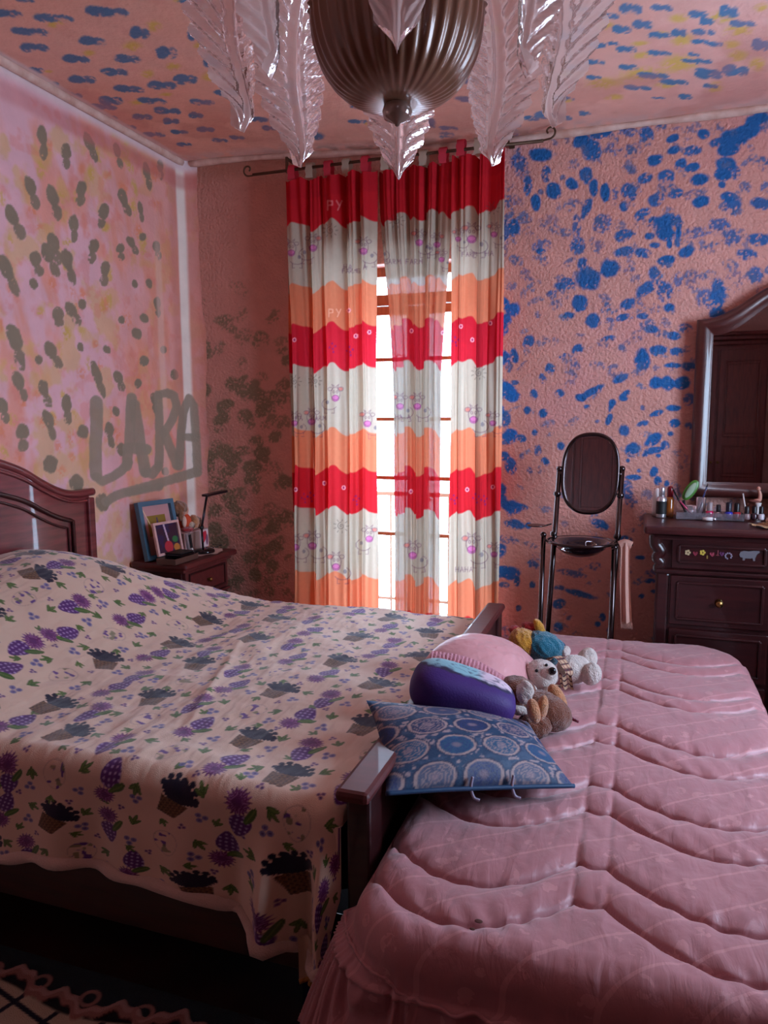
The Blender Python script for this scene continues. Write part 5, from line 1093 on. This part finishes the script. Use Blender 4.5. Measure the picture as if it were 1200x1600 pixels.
nail(3.165, 3.86, (150, 120, 120), (24, 20, 24), 'brownish nail polish under the white stick'); nail(3.200, 3.88, (60, 30, 40), (20, 16, 20), 'dark nail polish left of the teapot'); nail(3.228, 3.87, (200, 190, 196), (22, 18, 22), 'clear nail polish with black cap just above the teapot lid')
t = thing('cream_tube', 'small white tube lying in front of the magenta nail polish', 'tube', (2.995, 3.80, T)); tube('tube_body', [(2.965, 3.795, T+.010), (3.01, 3.79, T+.010)], .0085, white, t, n=14); tube('tube_cap', [(3.01, 3.79, T+.010), (3.025, 3.789, T+.010)], .007, silver, t, n=14)
t = thing('cotton_stick', 'thin white stick poking up behind the nail polish bottles', 'stick', (3.168, 3.905, T)); tube('stick', [(3.172, 3.91, T+.006), (3.150, 3.915, T+.125)], .0035, white, t, n=8)
t = thing('dancer_figurine', 'little pinkish figurine of a seated dancer behind the nail polish bottles', 'figurine', (3.222, 3.93, T)); skinm = mat('porcelain_skin', (214, 150, 130), .4)
lathe('pedestal', [(0, 0), (.018, 0), (.012, .01), (.012, .07), (.016, .08), (0, .08)], (3.222, 3.93, T), white, t, n=18); tube('figure', bez([(3.205, 3.93, T+.085), (3.225, 3.93, T+.095), (3.228, 3.93, T+.12), (3.222, 3.93, T+.138)], 6), np.linspace(.012, .006, 19), skinm, t); ellipsoid('head', (3.22, 3.93, T+.148), (.009, .009, .011), skinm, t, n=14); ellipsoid('skirt', (3.205, 3.93, T+.088), (.026, .016, .008), mat('figurine_brown', (120, 60, 50), .6), t, n=14)
t = thing('toy_cupboard', 'small green and yellow toy cupboard at the right edge of the dresser', 'toy', (3.36, 3.86, T)); grb = mat('lime_green', (110, 170, 40), .4); yel = mat('warm_yellow', (226, 170, 30), .4)
zc_ = T+.085; boxes('cabinet', [((3.315, 3.88, zc_-.01), (.012, .07, .15)), ((3.435, 3.88, zc_-.01), (.012, .07, .15)), ((3.375, 3.88, zc_-.08), (.12, .07, .01)), ((3.375, 3.88, zc_+.0), (.12, .07, .01)), ((3.375, 3.88, zc_+.07), (.14, .08, .014))], grb, t); box('arched_top', (3.375, 3.88, zc_+.085), (.11, .06, .02), grb, t, bev=.008)
box('back_panel', (3.375, 3.905, zc_), (.11, .006, .14), yel, t, bev=0); ellipsoid('red_toy_apple', (3.35, 3.865, T+.028), (.028, .022, .024), pred, t, n=18)
t = thing('doily', 'crumpled cream doily under the painted porcelain pot', 'doily', (3.25, 3.75, T)); th = np.linspace(0, 2*PI, 90, endpoint=False)[:, None]; rr_ = np.linspace(0, 1, 14)[None, :]; rad = (.088+.006*np.sin(th*5)+.003*np.sin(th*20))*rr_
V = np.stack([3.262+rad*np.cos(th)*1.15, 3.66+rad*np.sin(th)*.95, T+.004+.008*(np.sin(th*7)*.5+.5)*rr_**3+0*rad], -1).reshape(-1, 3); mesh_np('doily_cloth', V, gfaces(90, 14, True), mat('doily_gold', (206, 164, 120), .9, bump=1, bscale=140), t)
t = thing('porcelain_pot', 'squat white porcelain pot painted with small flowers', 'pot', (3.262, 3.66, T+.006))
def potc(U):
    c = np.tile(A((214, 178, 164)), (len(U), 1)); q = vn(U[:, 0]*3, U[:, 2]*5+U[:, 1]*2, 2.2, 88); blend(c, ss(.74, .82, q), A((120, 30, 60))); blend(c, ss(.80, .86, vn(U[:, 0]*3, U[:, 2]*4-U[:, 1]*2, 2.4, 89)), A((40, 70, 40))); return c
por = mat('painted_porcelain', vcol=True, rough=.2, coat=.5); ellipsoid('pot_body', (3.262, 3.66, T+.030), (.046, .040, .024), por, t, colf=potc); ellipsoid('pot_lid', (3.262, 3.66, T+.050), (.034, .030, .012), por, t, colf=potc); ellipsoid('lid_knob', (3.262, 3.66, T+.064), (.007, .007, .006), por, t, colf=potc, n=12)

# ------------------------------------------------------------------ washstand with tilting mirror
ws = thing('washstand', 'dark metal washstand with oval tilting mirror and basin before the blue wall', 'washstand', (2.42, 3.68, 0))
def rod(name, p, q, r, parent=ws, n=12): return tube(name, [p, tuple((np.array(p)+np.array(q))/2), q], r, steel, parent, n=n)
SY = 3.70
L0 = at(874, 735, Y=SY); L1 = at(852, 985, Y=SY); Rr0 = at(972, 735, Y=SY); Rr1 = at(953, 995, Y=SY)
def ext(p, q, z): k = (z-p[2])/(q[2]-p[2]); return p+(q-p)*k
rod('upright', ext(L0, at(857, 968, Y=SY), .02), L0, .0125); rod('upright', ext(Rr0, Rr1, .02), Rr0, .0125)
F0 = at(849, 838, Y=3.60); rod('front_leg', (F0[0]-.012, 3.60, .02), F0, .012); F1 = at(960, 858, Y=3.60); rod('front_leg', (F1[0]-.005, 3.60, .02), F1, .0125)
for p_ in (L0, Rr0, F0, F1): ellipsoid('ball_cap', p_+np.array([0, 0, .008]), (.015, .015, .014), steel, ws, n=16)
for p_, zf in ((L0, 1.20), (Rr0, 1.20), (L0, 1.0), (Rr0, 1.0)): q = ext(p_, L1 if p_ is L0 else Rr1, zf); lathe('collar', [(.0125, -.012), (.017, -.008), (.017, .008), (.0125, .012)], q, steel, ws, n=16)
mp0 = at(922, 740, Y=SY-.005); hw, hh, rr3 = .128, .19, .125
def stad(hw, hh, n=80):
    pts = []
    for q in np.linspace(0, 2*PI, n, endpoint=False):
        c_, s_ = math.cos(q), math.sin(q); pts.append((hw*np.sign(c_)*abs(c_)**.85, hh*np.sign(s_)*abs(s_)**.72 if True else 0))
    return pts
tl = math.radians(5)
def mpt(x, z, d=0): return (mp0[0]+x+z*.02, mp0[1]+z*math.sin(tl)*1.0-d*math.cos(tl), mp0[2]+z*math.cos(tl)-d*math.sin(tl)*-1)
tm = tube('mirror_rim', [mpt(x, z) for x, z in stad(hw, hh)], .0095, steel, ws, n=12, closed=True)
bm = bmesh.new(); vs = [bm.verts.new(mpt(x, z, .002)) for x, z in stad(hw-.004, hh-.004)]; fc = bm.faces.new(vs); r = bmesh.ops.extrude_face_region(bm, geom=[fc]); bmesh.ops.translate(bm, vec=(0, .006, 0), verts=[g for g in r['geom'] if isinstance(g, bmesh.types.BMVert)]); bmesh.ops.recalc_face_normals(bm, faces=bm.faces)
from_bm('mirror_glass', bm, mirm, ws)
for sg, p_, in ((-1, L0), (1, Rr0)):
    q = ext(p_, L1 if sg < 0 else Rr1, mp0[2]+.0); rod('pivot', tuple(q), mpt(sg*hw, 0), .006)
    lathe('pivot_knob', [(0, -.012), (.010, -.008), (.010, .008), (0, .012)], (q+np.array(mpt(sg*hw, 0)))/2, steel, ws, n=14, rot=R3(0, PI/2, 0))
bc_ = (at(855, 846, Y=3.62)+at(962, 846, Y=3.62))/2; bw = (at(962, 846, Y=3.62)[0]-at(855, 846, Y=3.62)[0])/2
lathe('basin', [(0, -.070), (.05, -.068), (.085, -.055), (.115, -.03), (.128, -.006), (bw-.012, .0), (bw-.012, .004), (.124, .0), (.105, -.025), (.07, -.050), (0, -.058)], bc_, mat('basin_enamel', (28, 14, 20), .12, coat=.8), ws, n=64)
tube('basin_ring', [(bc_[0]+bw*math.cos(q), bc_[1]+bw*math.sin(q), bc_[2]) for q in np.linspace(0, 2*PI, 60, endpoint=False)], .006, steel, ws, n=10, closed=True)
for p_ in (F0, F1): rod('ring_bracket', (p_[0], 3.60, bc_[2]), (bc_[0]+(bw if p_ is F1 else -bw)*.98, 3.62, bc_[2]), .006)
sd = at(838, 821, Y=3.58); lathe('soap_dish', [(0, -.004), (.04, -.003), (.046, .002), (.044, .003), (.0, -.001)], sd, steel, ws, n=40); rod('dish_arm', sd+np.array([.04, 0, 0]), (F0[0]+.03, 3.60+.05, sd[2]), .004)
tube('basin_sprig', bez([at(920, 868-0, Y=3.56), at(915, 848, Y=3.58), at(925, 846, Y=3.6)], 6), .002, silver, ws, n=6)
# low crossbar carrying the rear legs
rod('crossbar', (F0[0]-.01, 3.60, .12), (F1[0], 3.60, .12), .008); rod('crossbar', (L0[0]-.035, SY, .12), (Rr0[0]-.03, SY, .12), .008)
rod('side_bar', (F0[0]-.01, 3.60, .12), (L0[0]-.035, SY, .12), .008); rod('side_bar', (F1[0], 3.60, .12), (Rr0[0]-.03, SY, .12), .008)
# towel on the stand's right side
tw = thing('hand_towel', 'beige fringed hand towel hanging from the right side of the washstand', 'towel', at(980, 970, Y=3.62)); towm = mat('towel_cloth', (206, 156, 140), .95, bump=.6, bscale=180, bdist=.004)
tpp = at(975, 850, Y=3.62); s_ = np.linspace(0, 1, 34)[:, None]; t_ = np.linspace(0, 1, 60)[None, :]
def towel_sheet(x0, x1, z0, z1, y, ph): return np.stack([x0+(x1-x0)*s_*(.75+.25*t_)+.010*t_*t_, y+.010*np.sin(s_*9+ph)*(.4+t_)+0*t_, z0+(z1-z0)*t_+.012*np.sin(s_*3)*(1-t_)], -1).reshape(-1, 3)
zt = tpp[2]+.0; zbm = at(982, 970, Y=3.62)[2]
mesh_np('towel_front', towel_sheet(tpp[0]-.012, tpp[0]+.038, zt, zbm, 3.585, 0), gfaces(34, 60), towm, tw); mesh_np('towel_back', towel_sheet(tpp[0]-.026, tpp[0]+.02, zt-.005, zbm+.13, 3.625, 1.3), gfaces(34, 60), towm, tw)
tube('towel_fold', bez([(tpp[0]-.02, 3.605, zt-.004), (tpp[0]+.005, 3.605, zt+.006), (tpp[0]+.034, 3.605, zt-.004)], 8), .02, towm, tw, n=14)
for q in range(9): tube('fringe', [(tpp[0]-.0+q*.006, 3.585, zbm+.002), (tpp[0]+.002+q*.006, 3.583, zbm-.03)], .0014, towm, tw, n=5)
tube('towel_arm', [(F1[0], 3.60, zt), (tpp[0]+.04, 3.605, zt)], .005, steel, ws, n=8)

# ------------------------------------------------------------------ chandelier
CX, CY = 2.178, 1.475; CZ = 2.143
ch = thing('chandelier', 'blown glass chandelier of curling feather leaves around a ribbed bowl', 'chandelier', (CX, CY, CZ))
def glassy(name, tint, diff, rough=.12, mixd=.45):
    M = bpy.data.materials.new(name); M.use_nodes = True; t = M.node_tree; t.nodes.clear(); out = t.nodes.new('ShaderNodeOutputMaterial')
    tr = t.nodes.new('ShaderNodeBsdfTransparent'); tr.inputs[0].default_value = (*lin(tint), 1)
    d = t.nodes.new('ShaderNodeBsdfDiffuse'); d.inputs[0].default_value = (*lin(diff), 1); tl_ = t.nodes.new('ShaderNodeBsdfTranslucent'); tl_.inputs[0].default_value = (*lin(diff), 1)
    g = t.nodes.new('ShaderNodeBsdfGlossy'); g.inputs['Roughness'].default_value = rough; g.inputs[0].default_value = (1, .95, .95, 1)
    dm = t.nodes.new('ShaderNodeMixShader'); dm.inputs[0].default_value = .5; t.links.new(d.outputs[0], dm.inputs[1]); t.links.new(tl_.outputs[0], dm.inputs[2])
    m1 = t.nodes.new('ShaderNodeMixShader'); m1.inputs[0].default_value = mixd; t.links.new(tr.outputs[0], m1.inputs[1]); t.links.new(dm.outputs[0], m1.inputs[2])
    lw = t.nodes.new('ShaderNodeLayerWeight'); lw.inputs[0].default_value = .35; mr_ = t.nodes.new('ShaderNodeMapRange'); t.links.new(lw.outputs['Fresnel'], mr_.inputs[0]); mr_.inputs['To Min'].default_value = .10; mr_.inputs['To Max'].default_value = .85
    m2 = t.nodes.new('ShaderNodeMixShader'); t.links.new(mr_.outputs[0], m2.inputs[0]); t.links.new(m1.outputs[0], m2.inputs[1]); t.links.new(g.outputs[0], m2.inputs[2])
    tc = t.nodes.new('ShaderNodeTexCoord'); nn = t.nodes.new('ShaderNodeTexNoise'); nn.inputs['Scale'].default_value = 60; t.links.new(tc.outputs['Object'], nn.inputs['Vector']); bp = t.nodes.new('ShaderNodeBump'); bp.inputs['Strength'].default_value = .25; bp.inputs['Distance'].default_value = .004; t.links.new(nn.outputs[0], bp.inputs['Height']); t.links.new(bp.outputs[0], g.inputs['Normal'])
    t.links.new(m2.outputs[0], out.inputs[0]); return M
leafg = glassy('leaf_glass', (246, 226, 220), (250, 222, 214), .16, .74)
bowlm = mat('bowl_glass', (126, 82, 60), .3, coat=.3, metal=.1)
ng = 48
prof = []
for q in np.linspace(0, 1, 26):
    r_ = .020+.148*math.sin(q*PI/2)**.9; prof.append((r_, .040+.165*(1-math.cos(q*PI/2))**1.15))
prof += [(.173, .210), (.169, .215), (.160, .208)]
lathe('bowl', prof, (CX, CY, CZ), bowlm, ch, n=ng*6, ribs=(36, .018))
lathe('bowl_inside', [(.161, .206), (.12, .20), (.03, .19), (.0, .19)], (CX, CY, CZ), bowlm, ch, n=64)
lathe('finial', [(0, -.002), (.004, .0), (.006, .004), (.026, .014), (.030, .026), (.026, .038), (.012, .046), (0, .048)], (CX, CY, CZ), glassy('finial_glass', (200, 170, 150), (170, 136, 124), .1, .75), ch, n=40)
lathe('stem', [(0, .2), (.03, .2), (.034, .24), (.02, .30), (.04, .36), (.055, .42), (.03, .47), (.014, .50), (.012, .85), (.06, .88), (.065, .93), (0, .93)], (CX, CY, CZ), leafg, ch, n=32)
def leafmesh(ang, twist):
    nS, nT = 300, 44
    path = bez([(.05, 0, .30), (.12, 0, .40), (.20, 0, .435), (.27, 0, .40), (.315, 0, .30), (.325, 0, .19), (.308, 0, .09), (.298, 0, .030), (.312, 0, -.006)], 40)
    d_ = np.r_[0, np.cumsum(np.linalg.norm(np.diff(path, axis=0), axis=1))]; S = np.linspace(0, d_[-1], nS); C_ = np.stack([np.interp(S, d_, path[:, k]) for k in range(3)], -1)
    Tn = np.gradient(C_, axis=0); Tn /= np.linalg.norm(Tn, axis=1)[:, None]; Nn = np.stack([Tn[:, 2], 0*Tn[:, 0], -Tn[:, 0]], -1)   # outward
    s = S/S[-1]; W = np.interp(s, [0, .1, .25, .45, .62, .78, .88, .94, .97, 1], [.012, .028, .050, .072, .086, .084, .060, .034, .016, .004])
    W += .012*np.exp(-((s-.965)/.016)**2)
    saw = (s*22) % 1.0; W = 1.12*W*(1-.13*(1-ss(0, .75, saw))*ss(.05, .2, s)*ss(.96, .9, s))
    t = np.linspace(-1, 1, nT)[None, :]; ws_ = W[:, None]*t
    rib = (.0028*np.sin(2*PI*(s[:, None]*22*1.0-np.abs(t)*.0-1.6*(1-np.abs(t))*.9)))*ss(.12, .35, np.abs(t)); fine = .0012*np.sin(2*PI*(s[:, None]*120+np.abs(t)*3))*ss(.15, .3, np.abs(t))
    mid_ = .006*np.exp(-(t/.09)**2)-.004*np.exp(-((np.abs(t)-.18)/.05)**2)
    cup = -.020*(np.abs(t)**2)*ss(.0, .4, s)[:, None]
    off = rib+fine+mid_+cup
    # serrated side points droop along the leaf
    along_ = -.030*np.abs(t)*(W[:, None]/.07)
    Cc = C_[:, None, :]-Tn[:, None, :]*(-along_[..., None])*1.0+Nn[:, None, :]*off[..., None]
    tw_ = twist*ss(.25, .8, s)[:, None]
    Vv = Cc+np.array([0, 1, 0])*(ws_*np.cos(tw_))[..., None]+Nn[:, None, :]*(ws_*np.sin(tw_))[..., None]
    ca, sa = math.cos(ang), math.sin(ang); x, y = Vv[..., 0]*ca-Vv[..., 1]*sa, Vv[..., 0]*sa+Vv[..., 1]*ca
    return np.stack([x+CX, y+CY, Vv[..., 2]+CZ], -1).reshape(-1, 3), gfaces(nS, nT)
a0 = math.atan2(-CY, CAM[0]-CX)
for k in range(8):
    V, f = leafmesh(a0+k*PI/4+.02*math.sin(k*3), (0, .15, .6, .25, .1, -.25, -.6, -.15)[k]); mesh_np('glass_leaf', V, f, leafg, ch)

# ------------------------------------------------------------------ rug
nu, nv = 380, 300
U, V_ = np.meshgrid(np.linspace(.55, 1.95, nu), np.linspace(.45, 1.55, nv), indexing='ij'); u, v = U.ravel(), V_.ravel()
col = np.tile(A((18, 16, 26)), (nu*nv, 1)); edge = 1.50-.02*np.sin(u*11)
fld = ss(edge-.075, edge-.085, v); blend(col, fld, A((206, 186, 160)))
for k_ in range(-12, 20):
    for (ax_, ay_, o_) in ((.25, 1, k_*.135), (1, -.28, k_*.135)):
        d = np.abs((u*ax_+v*ay_)-o_-.05)/math.hypot(ax_, ay_); blend(col, fld*(1-ss(.006, .009, d)), A((20, 22, 48)))
sc_ = edge-.05+.018*np.sin(u*2*PI/.17)+.008*np.sin(u*2*PI/.06)
blend(col, 1-ss(.017, .021, np.abs(v-sc_)), A((168, 112, 102))); blend(col, (1-ss(.006, .01, np.abs(v-sc_-.006)))*.6, A((206, 156, 144)))
for k_ in range(9): x_ = .62+k_*.17; r = np.hypot(u-x_, v-(1.465+.004*(k_ % 2))); blend(col, 1-ss(.004, .008, np.abs(r-.024)), A((176, 116, 106)))
V = np.stack([u, v, .006+.006*((np.abs(v-sc_) < .02))+.001*vn(u, v, 60, 3)], -1); o = mesh_np('rug', V, gfaces(nu, nv), mat('rug_wool', vcol=True, rough=.95, bump=.8, bscale=300), col=col); tag(o, 'rug with cream lattice field and pinkish scroll border beside the double bed', 'rug')

# ------------------------------------------------------------------ wardrobe behind the photographer (seen in both mirrors)
wd = thing('wardrobe', 'large mahogany wardrobe with panelled doors, seen in the mirrors', 'wardrobe', (2.3, YF+.3, 0))
WZ = 2.35; wy = YF+.58
box('carcass', (2.5, YF+.30, WZ/2), (2.9, .56, WZ), wood_w, wd, bev=.004)
boxes('cornice', [((2.5, YF+.32, WZ+.02), (2.98, .60, .05)), ((2.5, YF+.34, WZ+.07), (3.06, .64, .05)), ((2.5, YF+.355, WZ+.11), (3.12, .67, .04))], wood_w, wd, bev=.012)
for k in range(6):
    x0 = 1.07+k*.48; d = box('door', (x0+.235, wy+.008, WZ/2+.02), (.46, .022, WZ-.14), wood_w, wd, bev=.005)
    for (z0_, z1_) in ((.15, .85), (.95, 1.28), (1.38, 2.18)):
        boxes('door_panel', [((x0+.235, wy+.022, (z0_+z1_)/2), (.30, .012, z1_-z0_-.06)), ((x0+.235, wy+.021, z1_), (.34, .016, .014)), ((x0+.235, wy+.021, z0_), (.34, .016, .014)), ((x0+.07, wy+.021, (z0_+z1_)/2), (.014, .016, z1_-z0_)), ((x0+.40, wy+.021, (z0_+z1_)/2), (.014, .016, z1_-z0_))], wood_w, d, bev=.004)
    lathe('knob', [(0, .03), (.012, .028), (.015, .02), (.006, .01), (.006, 0)], (x0+(.44 if k % 2 == 0 else .03), wy+.02, 1.1), brass, d, n=14, rot=R3(-PI/2, 0, 0))
